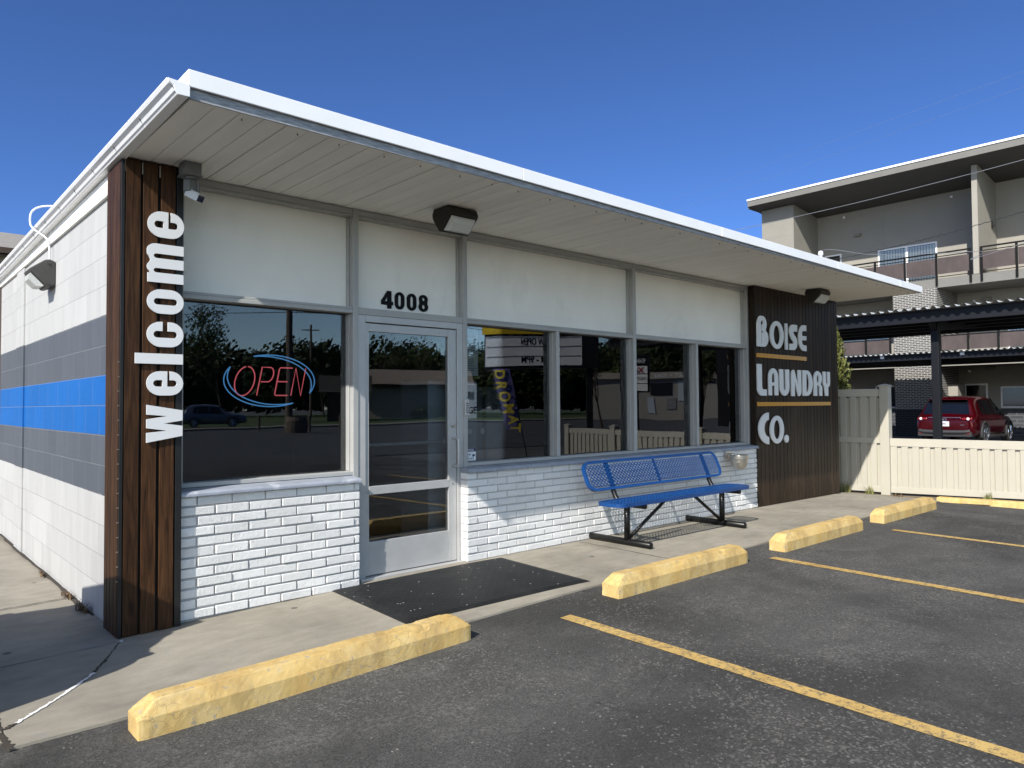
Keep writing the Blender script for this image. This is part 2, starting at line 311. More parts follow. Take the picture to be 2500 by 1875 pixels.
M['purple'] = paint('purple_fabric', (.15, .14, .33, 1), .7, .12, 3); M['yellowtext'] = paint('yellow_print', (.80, .64, .07, 1), .6, .08, 4)
M['shingle'] = paint('brown_shingle', (.20, .165, .13, 1), .9, .25, 5, stretch=(1, 1, 6), bump=.4); M['siding'] = paint('tan_siding', (.36, .32, .26, 1), .8, .1, 2)
M['brownwall'] = paint('brown_trim', (.06, .04, .028, 1), .7, .2, 4); M['greyroof'] = paint('grey_shingle', (.24, .22, .20, 1), .9, .18, 7, stretch=(1, 1, 5), bump=.4)

# ------------------------------------------------------------------ mesh helpers
class MB:
    def __init__(s): s.v = []; s.f = []
    def add(s, vs, fs):
        b = len(s.v); s.v += [tuple(v) for v in vs]; s.f += [tuple(b+i for i in f) for f in fs]; return s
    def box(s, x0, x1, y0, y1, z0, z1, mat=None):
        vs = [(x, y, z) for x in (x0, x1) for y in (y0, y1) for z in (z0, z1)]
        if mat: vs = [tuple(mat @ Vector(v)) for v in vs]
        return s.add(vs, [(0, 1, 3, 2), (4, 6, 7, 5), (0, 4, 5, 1), (2, 3, 7, 6), (0, 2, 6, 4), (1, 5, 7, 3)])
    def quad(s, a, b, c, d): return s.add([a, b, c, d], [(0, 1, 2, 3)])
    def prism(s, poly, f0, f1):                        # poly: list of (a,b); f0/f1 map (a,b)->xyz for the two ends
        n = len(poly); vs = [f0(a, b) for a, b in poly]+[f1(a, b) for a, b in poly]
        fs = [tuple(range(n))[::-1], tuple(range(n, 2*n))]+[(i, (i+1) % n, n+(i+1) % n, n+i) for i in range(n)]
        return s.add(vs, fs)
    def tube(s, pts, r, n=8, cap=True, closed=False):
        P = [Vector(p) for p in pts]; N = len(P); rs = r if isinstance(r, (list, tuple)) else [r]*N
        rings = []; prev = None
        for i, p in enumerate(P):
            if closed: d = (P[(i+1) % N]-P[i-1])
            else: d = P[min(i+1, N-1)]-P[max(i-1, 0)]
            d = d.normalized() if d.length > 1e-9 else Vector((0, 0, 1))
            if prev is None: a = d.orthogonal().normalized()
            else:
                a = prev-d*prev.dot(d); a = a.normalized() if a.length > 1e-6 else d.orthogonal().normalized()
            prev = a; b = d.cross(a)
            rings.append([p+(a*math.cos(2*math.pi*k/n)+b*math.sin(2*math.pi*k/n))*rs[i] for k in range(n)])
        vs = [v for q in rings for v in q]; fs = []
        for i in range(N if closed else N-1):
            for k in range(n):
                i2 = (i+1) % N; fs.append((i*n+k, i*n+(k+1) % n, i2*n+(k+1) % n, i2*n+k))
        if cap and not closed: fs += [tuple(range(n))[::-1], tuple((N-1)*n+k for k in range(n))]
        return s.add(vs, fs)
    def cyl(s, p0, p1, r, n=16): return s.tube([p0, p1], r, n)
    def lathe(s, prof, c, n=24, axis=None):            # prof: (radius, height)
        A = axis or Matrix.Identity(3); vs = []; fs = []; c = Vector(c)
        for r, h in prof:
            for k in range(n): vs.append(c+A @ Vector((r*math.cos(2*math.pi*k/n), r*math.sin(2*math.pi*k/n), h)))
        for i in range(len(prof)-1):
            for k in range(n): fs.append((i*n+k, i*n+(k+1) % n, (i+1)*n+(k+1) % n, (i+1)*n+k))
        fs += [tuple(range(n))[::-1], tuple((len(prof)-1)*n+k for k in range(n))]
        return s.add(vs, fs)
    def build(s, name, mat, parent=None, bevel=0, smooth=False, seg=2, recalc=True):
        me = bpy.data.meshes.new(name); me.from_pydata(s.v, [], s.f); me.update()
        if recalc:
            bm = bmesh.new(); bm.from_mesh(me); bmesh.ops.recalc_face_normals(bm, faces=bm.faces); bm.to_mesh(me); bm.free()
        me.materials.append(mat)
        if smooth:
            for p in me.polygons: p.use_smooth = True
        o = bpy.data.objects.new(name, me); COL.objects.link(o)
        if parent: link(o, parent)
        if bevel:
            b = o.modifiers.new('bevel', 'BEVEL'); b.width = bevel; b.segments = seg; b.limit_method = 'ANGLE'; b.angle_limit = R(35)
        return o
def link(o, parent):
    o.parent = parent
    # world-space meshes stay where they were built
    m = Matrix.Identity(4); p = parent; chain = []
    while p: chain.append(p); p = p.parent
    for p in reversed(chain): m = m @ p.matrix_parent_inverse @ Matrix.LocRotScale(p.location, p.rotation_euler, p.scale)
    o.matrix_parent_inverse = m.inverted()
def tag(o, label=None, cat=None, group=None, kind=None):
    if label: o['label'] = label
    if cat: o['category'] = cat
    if group: o['group'] = group
    if kind: o['kind'] = kind
    return o
def thing(name, label, cat, loc=(0, 0, 0), group=None):
    o = bpy.data.objects.new(name, None); COL.objects.link(o); o.location = loc; o.empty_display_size = .1
    return tag(o, label, cat, group)
def children(o): return [c for c in bpy.data.objects if c.parent == o]
def copy_tree(o, parent=None):
    c = o.copy(); COL.objects.link(c)
    if parent: c.parent = parent
    for ch in children(o):
        if ch.name in DONE: continue
        copy_tree(ch, c)
    return c
DONE = set()

# 2-D glyph shapes: list of shapes, each a list of closed contours (even-odd)
def arc(cx, cy, rx, ry, a0, a1, n=12):
    return [(cx+rx*math.cos(R(a0+(a1-a0)*i/n)), cy+ry*math.sin(R(a0+(a1-a0)*i/n))) for i in range(n+1)]
def ell(cx, cy, rx, ry, n=36): return arc(cx, cy, rx, ry, 0, 360, n)[:-1]
def rr(x0, y0, x1, y1, r, n=8):
    return arc(x1-r, y1-r, r, r, 0, 90, n)+arc(x0+r, y1-r, r, r, 90, 180, n)+arc(x0+r, y0+r, r, r, 180, 270, n)+arc(x1-r, y0+r, r, r, 270, 360, n)
def spl(pts, n=8, closed=False):                      # catmull-rom
    out = []; N = len(pts)
    for i in range(N if closed else N-1):
        p = [pts[(i+j) % N] if closed else pts[max(0, min(N-1, i+j))] for j in (-1, 0, 1, 2)]
        for k in range(n):
            t = k/n
            out.append(tuple(.5*((2*p[1][d])+(-p[0][d]+p[2][d])*t+(2*p[0][d]-5*p[1][d]+4*p[2][d]-p[3][d])*t*t+(-p[0][d]+3*p[1][d]-3*p[2][d]+p[3][d])*t**3) for d in range(len(pts[0]))))
    if not closed: out.append(tuple(pts[-1]))
    return out
def ribbon(pts, w):
    L = []; Rr = []
    for i, p in enumerate(pts):
        a = pts[max(0, i-1)]; b = pts[min(len(pts)-1, i+1)]; dx, dy = b[0]-a[0], b[1]-a[1]; l = math.hypot(dx, dy) or 1
        nx, ny = -dy/l*w/2, dx/l*w/2; L.append((p[0]+nx, p[1]+ny)); Rr.append((p[0]-nx, p[1]-ny))
    return L+Rr[::-1]
def glyph_mesh(shapes, name, mat, frame, parent, thick, sx=1, sy=1):
    """frame: (origin, u, v, n) vectors; extruded from 0 to thick along n"""
    o_, u_, v_, n_ = [Vector(q) for q in frame]; acc = MB()
    for si, contours in enumerate(shapes):
        cu = bpy.data.curves.new('glyph', 'CURVE'); cu.dimensions = '2D'; cu.fill_mode = 'BOTH'; cu.extrude = .5
        for c in contours:
            sp = cu.splines.new('POLY'); sp.points.add(len(c)-1); sp.use_cyclic_u = True
            for i, (a, b) in enumerate(c): sp.points[i].co = (a*sx, b*sy, 0, 1)
        tmp = bpy.data.objects.new('glyph', cu); me = bpy.data.meshes.new_from_object(tmp)
        th = thick+si*.0008
        vs = [o_+u_*v.co.x+v_*v.co.y+n_*((v.co.z+.5)*th) for v in me.vertices]; acc.add(vs, [tuple(p.vertices) for p in me.polygons])
        bpy.data.objects.remove(tmp); bpy.data.curves.remove(cu); bpy.data.meshes.remove(me)
    return acc.build(name, mat, parent)
def text_mesh(body, size, name, mat, frame, parent, thick=.002, bold=0.0, sx=1.0, align='LEFT', spacing=1.0):
    o_, u_, v_, n_ = [Vector(q) for q in frame]
    cu = bpy.data.curves.new('text', 'FONT'); cu.body = body; cu.size = size; cu.offset = bold*size; cu.extrude = .5; cu.align_x = align; cu.space_character = spacing; cu.resolution_u = 3
    tmp = bpy.data.objects.new('text', cu); me = bpy.data.meshes.new_from_object(tmp)
    if sx < 0: sx = -sx/max(v.co.x for v in me.vertices)
    acc = MB(); acc.add([o_+u_*(v.co.x*sx)+v_*v.co.y+n_*((v.co.z+.5)*thick) for v in me.vertices], [tuple(p.vertices) for p in me.polygons])
    bpy.data.objects.remove(tmp); bpy.data.curves.remove(cu); bpy.data.meshes.remove(me)
    return acc.build(name, mat, parent)
def interp(x, xs, ys):
    if x <= xs[0]: return ys[0]
    for i in range(len(xs)-1):
        if x <= xs[i+1]: return ys[i]+(ys[i+1]-ys[i])*(x-xs[i])/(xs[i+1]-xs[i])
    return ys[-1]
def gz(x): return interp(x, [0, 2.7, 7.6, 10.0, 10.9], [0, .055, .05, .03, -.045])
def sheet(xs, ys, zf, keep=lambda x, y: True):
    b = MB(); idx = {}
    for i, x in enumerate(xs):
        for j, y in enumerate(ys): idx[i, j] = len(b.v); b.v.append((x, y, zf(x, y)))
    for i in range(len(xs)-1):
        for j in range(len(ys)-1):
            if keep((xs[i]+xs[i+1])/2, (ys[j]+ys[j+1])/2): b.f.append((idx[i, j], idx[i+1, j], idx[i+1, j+1], idx[i, j+1]))
    return b
def fr(a, b, n): return [a+(b-a)*i/n for i in range(n+1)]

# ------------------------------------------------------------------ setting
tag(MB().quad((-400, -400, -.09), (400, -400, -.09), (400, 400, -.09), (-400, 400, -.09)).build('ground', M['ground']), kind='structure')
def az_(x, y): return gz(x)-.012-(.05 if y < -8 else .05*max(0, (-1.4-y)/6.6))
lot = sheet([-14, -6, -2]+fr(-.9, 11.2, 46), [-13.5, -10, -8]+fr(-6, -1.30, 20), az_, lambda x, y: not (x > 10.2 and y > -8 and x > interp(y, [-8, -2.6, -1.5, 0], [10.9, 10.55, 10.32, 10.32])+.30)).build('parking_lot', M['asphalt'])
tag(lot, kind='structure')
SWX0 = -.74
def sw_z(x, y): return gz(x)+(-.006*y if y > .3 else 0)
sw = sheet([SWX0]+fr(-.5, 10.75, 40), [-1.405, -1.1, -.7, -.2, .4], sw_z)
b0 = len(sw.v)
for i, x in enumerate([SWX0]+fr(-.5, 10.75, 40)): sw.v.append((x, -1.412, gz(x)-.10))
n41 = 42
for i in range(n41-1): sw.f.append((b0+i, b0+i+1, (i+1)*5, i*5))
sw.quad((SWX0, -1.412, -.1), (SWX0, -1.405, 0), (SWX0, -.98, 0), (SWX0, -.98, -.1))
sidewalk = tag(sw.build('sidewalk', M['concrete'], recalc=True), kind='structure')
lp = sheet(fr(-3.2, SWX0, 6)+fr(-.5, .1, 3), [-.98, -.2, .4]+fr(1, 9, 8), lambda x, y: sw_z(x, y)-.0015, lambda x, y: not (x > SWX0 and y < .4))
side_path = tag(lp.build('side_path', M['concrete']), kind='structure')
def strip_on(name, pts, w, mat, parent, dz=.004, jitter=0., zf=gz):
    b = MB(); P = []
    for i in range(len(pts)-1):
        n = 10
        for k in range(n): t = k/n; P.append((pts[i][0]+(pts[i+1][0]-pts[i][0])*t+random.uniform(-1, 1)*jitter, pts[i][1]+(pts[i+1][1]-pts[i][1])*t+random.uniform(-1, 1)*jitter))
    P.append(pts[-1]); vs = []
    for i, p in enumerate(P):
        a = P[max(0, i-1)]; c = P[min(len(P)-1, i+1)]; dx, dy = c[0]-a[0], c[1]-a[1]; l = math.hypot(dx, dy); ww = w*(1+random.uniform(-.5, .5)*(1 if jitter else 0))/2
        for s_ in (-1, 1):
            x, y = p[0]-dy/l*ww*s_, p[1]+dx/l*ww*s_; vs.append((x, y, zf(x)+dz))
    b.add(vs, [(2*i, 2*i+1, 2*i+3, 2*i+2) for i in range(len(P)-1)])
    return b.build(name, mat, parent, recalc=False)
strip_on('crack', [(-.03, -.2), (-.1, -.33), (-.16, -.46)], .006, M['dirtline'], sidewalk, .003, .006)
strip_on('crack', [(-.02, -.19), (-.04, -.22)], .02, M['fill'], sidewalk, .004, .003)
strip_on('crack', [(-.16, -.46), (-.27, -.66), (-.36, -.79)], .014, M['dirtline'], sidewalk, .003, .006)
strip_on('filled_crack', [(-.28, -.69), (-.37, -.80), (-.48, -.935), (-.6, -1.06), (-.69, -1.15)], .017, M['fill'], sidewalk, .004, .005)
strip_on('crack', [(-.69, -1.15), (-.74, -1.19)], .02, M['dirtline'], sidewalk, .004, .006)
strip_on('joint', [(-.74, -.25), (-.06, -.205)], .005, M['dirtline'], sidewalk, .003, .001)
strip_on('joint', [(-2.4, 1.10), (-.47, 1.165), (-.02, 1.215)], .012, M['dirtline'], side_path, .000, .006)
strip_on('joint', [(4.12, -.14), (4.12, -.686), (4.09, -1.39)], .007, M['dirtline'], sidewalk, .003, .001)
strip_on('joint', [(7.5, -.14), (7.5, -1.39)], .007, M['dirtline'], sidewalk, .003, .001)
strip_on('dirt_gap', [(-.755, -.97), (-.762, -1.2), (-.75, -1.43)], .035, M['dirtline'], sidewalk, .002, .008)
strip_on('dirt_gap', [(-.02, 5.0), (-.02, 3.0), (-.022, .3)], .035, M['dirtline'], side_path, -.004, .010, lambda x: 0)
lz = lambda x: gz(x)-.022
strip_on('painted_line', [(2.22, -1.74), (2.20, -4.9), (2.16, -9)], .095, M['line'], lot, .0, .0, lambda x: 0).hide_render = True
def paint_line(pts, w):
    b = MB(); vs = []
    P = [(pts[0][0]+(pts[1][0]-pts[0][0])*i/40, pts[0][1]+(pts[1][1]-pts[0][1])*i/40) for i in range(41)]
    for x, y in P:
        for s_ in (-1, 1): xx = x+s_*w/2+random.uniform(-.004, .004); vs.append((xx, y, az_(xx, y)+.004))
    b.add(vs, [(2*i, 2*i+2, 2*i+3, 2*i+1) for i in range(40)]); return b.build('painted_line', M['line'], lot, recalc=False)
for o in [o for o in bpy.data.objects if o.hide_render]: bpy.data.objects.remove(o)
paint_line([(2.23, -1.76), (2.13, -7.9)], .10); paint_line([(4.86, -1.78), (4.75, -7.9)], .10); paint_line([(7.15, -1.95), (7.02, -7.9)], .10)
soil = sheet(fr(9.5, 14.6, 18), [-9, -6, -4, -2.6, -2, -1.5, -1, -.5, 0, .8, 4], lambda x, y: interp(y, [-2.2, -.4], [.0, -.035]), lambda x, y: x > interp(y, [-9, -2.6, -1.5, -1.3, 4], [10.9, 10.62, 10.40, 10.45, 10.6]))
tag(soil.build('soil_strip', M['soil']), kind='structure')
tag(MB().quad((-300, -45, -.07), (300, -45, -.07), (300, -14, -.07), (-300, -14, -.07)).build('street', M['street']), kind='structure')
tag(MB().box(-300, 300, -48, -45, -.2, .05).build('far_sidewalk', M['concrete']), kind='structure')
tag(MB().quad((-300, -140, -.05), (300, -140, -.05), (300, -48, -.05), (-300, -48, -.05)).build('lawn', M['lawn']), kind='structure')

# ------------------------------------------------------------------ laundromat
B = thing('laundromat', 'low white laundromat with brick base, dark wood ends and blue striped side wall', 'building')
RX1 = 10.12
# left wall of painted block with pilaster
bw = MB(); bw.box(.0, .2, .12, 3.55, -.12, 2.96).box(-.014, .2, 3.55, 4.0, -.12, 2.94).box(.0, .2, 4.0, 5.2, -.12, 2.93)
bw.build('block_wall', M['block'], B)
MB().box(.0, 6, 5.203, 5.5, -.1, 2.9).box(9.85, 10.05, .12, 5.2, -.1, 2.96).box(.2, 9.85, 5.0, 5.2, -.1, 2.96).build('rear_wall', M['brownwall'], B)
MB().box(-.022, -.001, .2, 5.2, 2.835, 2.955).build('frieze_board', M['soffit'], B)
# roof: slab, soffit boards, fascia, gutter
roof = MB().box(.0, RX1, -1.26, 5.3, 3.012, 3.07).build('roof', M['greyroof'], B)
sb = MB(); x = .005
while x < RX1-.02:
    w = .132; zj = random.uniform(-.0015, .0015)
    sb.box(x, min(x+w-(.0035 if (x < 2.6 or random.random() < .12) else .0011), RX1-.005), -1.272, .11, 2.994+zj, 3.008); x += w
sb.build('soffit_board', M['soffit'], roof, bevel=.002, seg=1)
MB().box(.0, RX1-.004, -1.284, -1.274, 2.992, 3.05).build('weathered_strip', M['grayboard'], roof)
fa = MB(); seams = [0, 2.3, 4.9, 7.4, 9.3, RX1]
for i in range(5):
    a, b_ = seams[i], seams[i+1]
    za, zb = 3.137-.0052*a, 3.137-.0052*b_; x0 = a+(.0015 if i else -.013); x1 = b_-.0015
    fa.prism([(-1.306, 0), (-1.29, 0), (-1.29, .06), (-1.2, .079), (-1.2, .088), (-1.306, .09)], lambda p, q, x=x0, z=za: (x, p, z-.09+q), lambda p, q, x=x1, z=zb: (x, p, z-.09+q))
fa.box(RX1-.002, RX1+.012, -1.304, 5.3, 3.0, 3.083)
fa.build('fascia', M['whitemetal'], roof, bevel=.003)
MB().add([(-.012, -1.30, 3.137), (.25, -1.2, 3.10), (.25, 5.3, 3.05), (-.012, 5.3, 3.04), (-.012, -1.30, 3.055), (-.012, 5.3, 2.99)], [(0, 1, 2, 3), (0, 3, 5, 4)]).build('drip_edge', M['whitemetal'], roof)
# gutter, K profile, slopes to the back
gp = [(-.015, 2.995), (-.065, 2.992), (-.078, 3.012), (-.083, 3.03), (-.105, 3.045), (-.112, 3.062), (-.118, 3.064), (-.118, 3.058), (-.108, 3.040), (-.09, 3.027), (-.08, 3.008), (-.067, 2.998), (-.015, 3.0)]
gut = MB()
ys = [-1.302]+[-1.302+6.6*i/12 for i in range(1, 13)]
for i in range(12):
    s0 = -.016*(ys[i]+1.3); s1 = -.016*(ys[i+1]+1.3); j = [random.uniform(-.004, .004) for _ in range(2)]
    gut.prism(gp, lambda a, b, y=ys[i], d=s0: (a, y, b+d), lambda a, b, y=ys[i+1], d=s1: (a, y, b+d))
gut.prism([(-.005, 2.993), (-.067, 2.991), (-.08, 3.01), (-.084, 3.03), (-.108, 3.046), (-.114, 3.064), (-.005, 3.056)], lambda a, b: (a, -1.306, b), lambda a, b: (a, -1.302, b))
gut.prism([(-.012, 2.99), (-.012, 3.07), (-.018, 3.07), (-.018, 2.99)], lambda a, b: (a, -1.30, b), lambda a, b: (a, 5.3, b-.105))
for y in (-.6, .5, 1.6, 2.7, 3.8, 4.9): gut.box(-.12, -.02, y-.008, y+.008, 3.058-.016*(y+1.3), 3.062-.016*(y+1.3))
gut.build('gutter', M['whitemetal'], roof, bevel=.002, seg=1)
for i in range(34):
    x = .35+i*.29; xx = x+random.uniform(-.05, .05); MB().box(xx, xx+.004, -1.20, -1.192, 2.983, 2.9935).build('light_hook', M['boxgrey'], roof)
# wooden corner column: three front boards, three side boards
col = MB().box(-.022, .33, -.122, .11, .0, 2.992).box(-.022, -.0005, .10, .19, -.02, 2.95).build('wood_column', M['blackgap'], B)
cb_ = MB()
for a, b_ in ((-.010, .076), (.091, .178), (.197, .285)): cb_.box(a, b_, -.145, -.1222, .004, 2.988)
for a, b_ in ((-.128, -.055), (-.047, .028), (.036, .108), (.115, .185)): cb_.box(-.040, -.0222, a, b_, .002, 2.965)
cb_.build('board', M['wood'], col, bevel=.0025)
MB().box(.294, .334, -.142, -.1222, .002, 2.985).box(-.036, -.016, -.147, -.131, .0, 2.97).build('edge_trim', M['black'], col, bevel=.002)
for x in (-.018, .0835, .188): MB().box(x, x+.006, -.140, -.128, 2.90, 2.975).build('metal_tab', M['steel'], col)
for i in range(16):
    z = .35+i*.09; MB().cyl((-.0455, -.137, z), (-.036, -.137, z), .0035, 6).build('screw', M['steel'], col)
# brick base walls
def bricks(x0, x1, z0, ztop, ends, foot, rec=-.083):
    bb = MB(); mo = MB(); rows = 12; h = (ztop-z0)/rows
    for r in range(rows):
        z = z0+r*h; off = -.1175 if r % 2 else 0
        x = x0+off-.235
        while x < x1:
            a = max(x, x0); b_ = min(x+.235-.011, x1)
            if b_-a > .03:
                j = [random.uniform(-.0048, .0048) for _ in range(4)]
                bb.box(a+j[0]*.6*(a > x0), b_+j[1]*.6*(b_ < x1), -.1+j[2], .0 if (a == x0 and ends) else -.06, z+.006+j[3]*.5, z+h-.007+j[0]*.4)
            x += .235
    mo.box(x0+.006, x1-.004, rec, .04, foot-.06, ztop)
    return bb, mo
for (x0, x1) in ((.335, 1.668), (2.735, 7.60)):
    zf = gz((x0+x1)/2)-.012
    bb, mo = bricks(x0, x1, zf+.012, .83, x0 > 2, zf, -.083 if x0 < 2 else -.0905)
    wq = mo.build('brick_wall', M['mortar'], B)
    bb.build('brick', M['brick'], wq, bevel=.0035)
for (x0, x1) in ((.335, 1.672), (2.735, 4.55), (4.552, 7.61)):
    MB().prism([(-.128, .826), (-.128, .846), (-.115, .862), (.02, .874), (.02, .826)], lambda p, q, x=x0: (x, p, q), lambda p, q, x=x1: (x, p, q)).build('sill', M['sill'], B, bevel=.004)
# storefront framing
fm = MB(); mull = [(.335, .385), (1.667, 1.716), (2.772, 2.820), (5.176, 5.226), (7.575, 7.618)]
for a, b_ in mull: fm.box(a, b_, -.002, .12, .875 if a not in (1.667, 2.772) else .03, 2.992)
TZ = 2.165
for i in range(4):
    a = mull[i][1]; b_ = mull[i+1][0]
    fm.box(a, b_, .004, .118, 2.945, 2.99).box(a, b_, .012, .11, 2.928, 2.944)                 # head
    if i != 1:
        fm.box(a, b_, .002, .118, 2.155, 2.185).box(a, b_, .010, .11, 2.186, 2.205)              # transom
        fm.box(a, b_, .002, .118, .876, .905)                                        # bottom rail
    fm.box(a, a+.010, .055, .11, 2.206, 2.927).box(b_-.012, b_, .055, .11, 2.206, 2.927)
fm.box(1.717, 2.771, .002, .118, 2.15, 2.205)
for a, b_ in ((3.955, 4.000), (6.388, 6.430)): fm.box(a, b_, -.002, .12, .906, 2.154)
for a, b_ in ((.386, .396), (1.656, 1.666), (2.821, 2.829), (3.946, 3.954), (4.001, 4.009), (5.165, 5.175), (5.227, 5.235), (6.379, 6.387), (6.431, 6.438), (7.555, 7.574)): fm.box(a, b_, .045, .118, .906, 2.154)
fm.build('window_frame', M['alumpaint'], B, bevel=.003, seg=1)
for a, b_ in ((.385, 1.667), (1.716, 2.772), (2.82, 5.176), (5.226, 7.575)): MB().box(a+.001, b_-.001, .09, .112, 2.190, 2.943).build('wall_panel', M['panel'], B)
for a, b_ in ((.390, 1.66), (2.826, 3.95), (4.004, 5.17), (5.23, 6.385), (6.434, 7.55)): MB().box(a, b_, .095, .101, .89, 2.16).build('window_pane', M['glass'], B)
# door
door = MB(); dx0, dx1 = 1.790, 2.705; dz0 = .062
door.box(dx0, 1.822, .018, .062, dz0, 2.088).box(2.618, dx1, .018, .062, dz0, 2.088)
door.box(1.8225, 2.6175, .019, .061, 2.022, 2.087).box(1.8225, 2.6175, .019, .061, dz0+.001, .328).box(1.8225, 2.6175, .015, .061, .705, .772)
door = door.build('door', M['alum'], B, bevel=.003)
MB().box(1.822, 2.618, .036, .042, .32, .71).box(1.822, 2.618, .036, .042, .765, 2.03).build('door_pane', M['glass'], door)
MB().tube(spl([(2.672, .015, 1.13), (2.672, -.04, 1.128), (2.672, -.055, 1.10), (2.672, -.055, .92), (2.672, -.04, .892), (2.672, .015, .89)], 5), .013, 10).build('handle', M['alum'], door, smooth=True)
MB().lathe([(.024, 0), (.022, .006), (.012, .008)], (2.668, .018, 1.245), 20, Matrix.Rotation(R(90), 3, 'X')).build('lock', M['steel'], door)
MB().tube([(1.83, .09, 1.10), (2.61, .09, 1.10)], .014, 8).box(1.824, 1.85, .062, .1, 1.08, 1.12).box(2.59, 2.616, .062, .1, 1.08, 1.12).build('push_bar', M['alum'], door)
for bx, bz in ((2.525, 2.056), (1.806, .725), (2.66, .735)): MB().cyl((bx, .012, bz), (bx, .018, bz), .007, 8).build('bolt', M['steel'], door)
MB().box(1.7165, 1.785, .006, .11, .03, 2.149).box(2.7085, 2.7715, .006, .11, .03, 2.149).box(1.786, 2.708, .006, .11, 2.095, 2.149).build('door_frame', M['alum'], B, bevel=.003)
MB().box(1.717, 2.771, -.04, .115, .03, .056).build('threshold', M['alum'], B, bevel=.004)
# interior
it = MB(); it.box(.2, 9.85, .14, 5.0, -.1, .03).box(.2, 9.85, 4.6, 4.7, .03, 2.9).box(9.7, 9.84, .13, 4.6, .03, 2.9).box(.205, .25, .13, 4.6, .03, 2.9).box(.2, 9.85, .13, 5.0, 2.90, 2.98)
it.build('interior_shell', M['interior'], B)
# wood slat sign wall at the right end
sw0 = MB().box(7.62, 10.06, -.075, .10, .02, 2.992).build('slat_wall', M['blackgap'], B)
sx = MB(); x = 7.618; i = 0
while x < 10.05:
    sx.box(x, min(x+.094, 10.07), -.10, -.0755, .055-.008*(x-7.6), 2.99); x += .1015
sx.box(7.596, 7.6165, -.098, -.02, .05, 2.99)
sx.build('slat', M['woodsign'], sw0, bevel=.003)

# ------------------------------------------------------------------ lettering
def m_frame(o, u, v, n): return (Vector(o), Vector(u), Vector(v), Vector(n))
WS = thing('welcome_sign', 'white lowercase lettering reading welcome upwards on the dark wood corner column', 'sign', (.22, -.15, 1.2))
wv = {}
Wd = .72; s_ = .265
wv['l'] = [[[(0, 0), (.31, 0), (.31, 1.32), (0, 1.32)]]]
wv['o'] = [[arc(.36, .64, .36, .37, 0, 180)+arc(.36, .36, .36, .37, 180, 360), arc(.36, .73, .095, .10, 0, 180, 8)+arc(.36, .27, .095, .10, 180, 360, 8)]]
wv['c'] = [[[(Wd, .58)]+arc(.36, .64, .36, .37, 0, 180)+arc(.36, .36, .36, .37, 180, 360)+[(Wd, .43), (Wd-s_, .43)]+arc(.36, .27, .095, .10, 0, -180, 8)+arc(.36, .73, .095, .10, 180, 0, 8)+[(Wd-s_, .58)]]]
wv['e'] = [[[(Wd, .44)]+arc(.36, .64, .36, .37, 0, 180)+arc(.36, .36, .36, .37, 180, 360)+[(Wd, .37), (Wd-s_, .37)]+arc(.36, .27, .095, .10, 0, -180, 8)+[(.265, .44)], [(.265, .575), (.455, .575)]+arc(.36, .73, .095, .10, 0, 180, 8)]]
mm = [(0, 0), (0, 1), (.27, 1), (.27, .93)]+arc(.45, .84, .17, .18, 140, 50, 6)+[(.63, .93), (.67, .93)]+arc(.87, .84, .17, .18, 130, 90, 4)+arc(.94, .80, .20, .22, 88, 0, 8)+[(1.14, 0), (.85, 0)]+arc(.7825, .76, .0675, .08, 0, 180, 6)+[(.715, 0), (.425, 0)]+arc(.3575, .76, .0675, .08, 0, 180, 6)+[(.29, 0)]
wv['m'] = [[mm]]
wv['w'] = [[[(0, 1), (.285, 1), (.335, .44), (.42, 1), (.68, 1), (.765, .44), (.815, 1), (1.10, 1), (.93, 0), (.63, 0), (.55, .52), (.47, 0), (.17, 0)]]]
xh = .2165
for ch, z0, z1, w in (('w', 1.196, 1.435, 1.10), ('e', 1.494, 1.649, .72), ('l', 1.695, 1.761, .31), ('c', 1.804, 1.965, .72), ('o', 2.017, 2.173, .72), ('m', 2.216, 2.464, 1.14), ('e', 2.507, 2.674, .72)):
    glyph_mesh(wv[ch], 'letter', M['letterwhite'], m_frame((.331, -.152, z0), (0, 0, (z1-z0)/w), (-xh, 0, 0), (0, -1, 0)), WS, .012)
LS = thing('shop_sign', 'large pale lettering BOISE LAUNDRY CO. with two gold bars on the slatted wood wall', 'sign', (8.6, -.12, 1.7))
g = {}
g['B'] = [[[(0, 0)]+arc(.33, .66, .33, .34, 180, 90, 10)+arc(.50, .74, .36, .26, 90, -20, 8)+[(.76, .55)]+arc(.58, .28, .42, .28, 62, -90, 12)+[(.2, 0)], [(.36, .10), (.405, .10), (.405, .46), (.56, .47), (.56, .50), (.405, .51), (.405, .72)]+arc(.44, .74, .11, .12, 0, 180, 8)+[(.33, .70), (.36, .5)]]]
g['O'] = [[ell(.5, .5, .5, .5), ell(.5, .5, .235, .345)]]
g['I'] = [[[(0, 0), (1, 0), (1, 1), (0, 1)]]]
g['S'] = [[[(1, .74), (1, 1), (.48, 1)]+arc(.48, .73, .48, .27, 90, 200, 10)+spl([(.10, .56), (.30, .42), (.50, .33), (.52, .27)], 5)[1:]+[(.42, .24), (0, .24), (0, 0), (.5, 0)]+arc(.5, .30, .5, .30, -90, 10, 10)+spl([(.96, .42), (.78, .54), (.58, .62), (.50, .70)], 5)[1:]+[(.60, .74)]]]
g['E'] = [[[(1, 1), (.62, 1)]+arc(.62, .5, .62, .5, 90, 270, 20)+[(1, 0), (1, .22), (.72, .22)]+arc(.66, .35, .22, .13, 270, 180, 5)+[(.46, .42), (1, .42), (1, .58), (.46, .58)]+arc(.66, .65, .22, .13, 180, 90, 5)+[(1, .78)]]]
g['L'] = [[[(0, 1), (0, .22)]+arc(.48, .22, .48, .22, 180, 270, 10)+[(1, 0), (1, .20), (.62, .20)]+arc(.62, .30, .13, .10, 270, 180, 5)+[(.49, 1)]]]
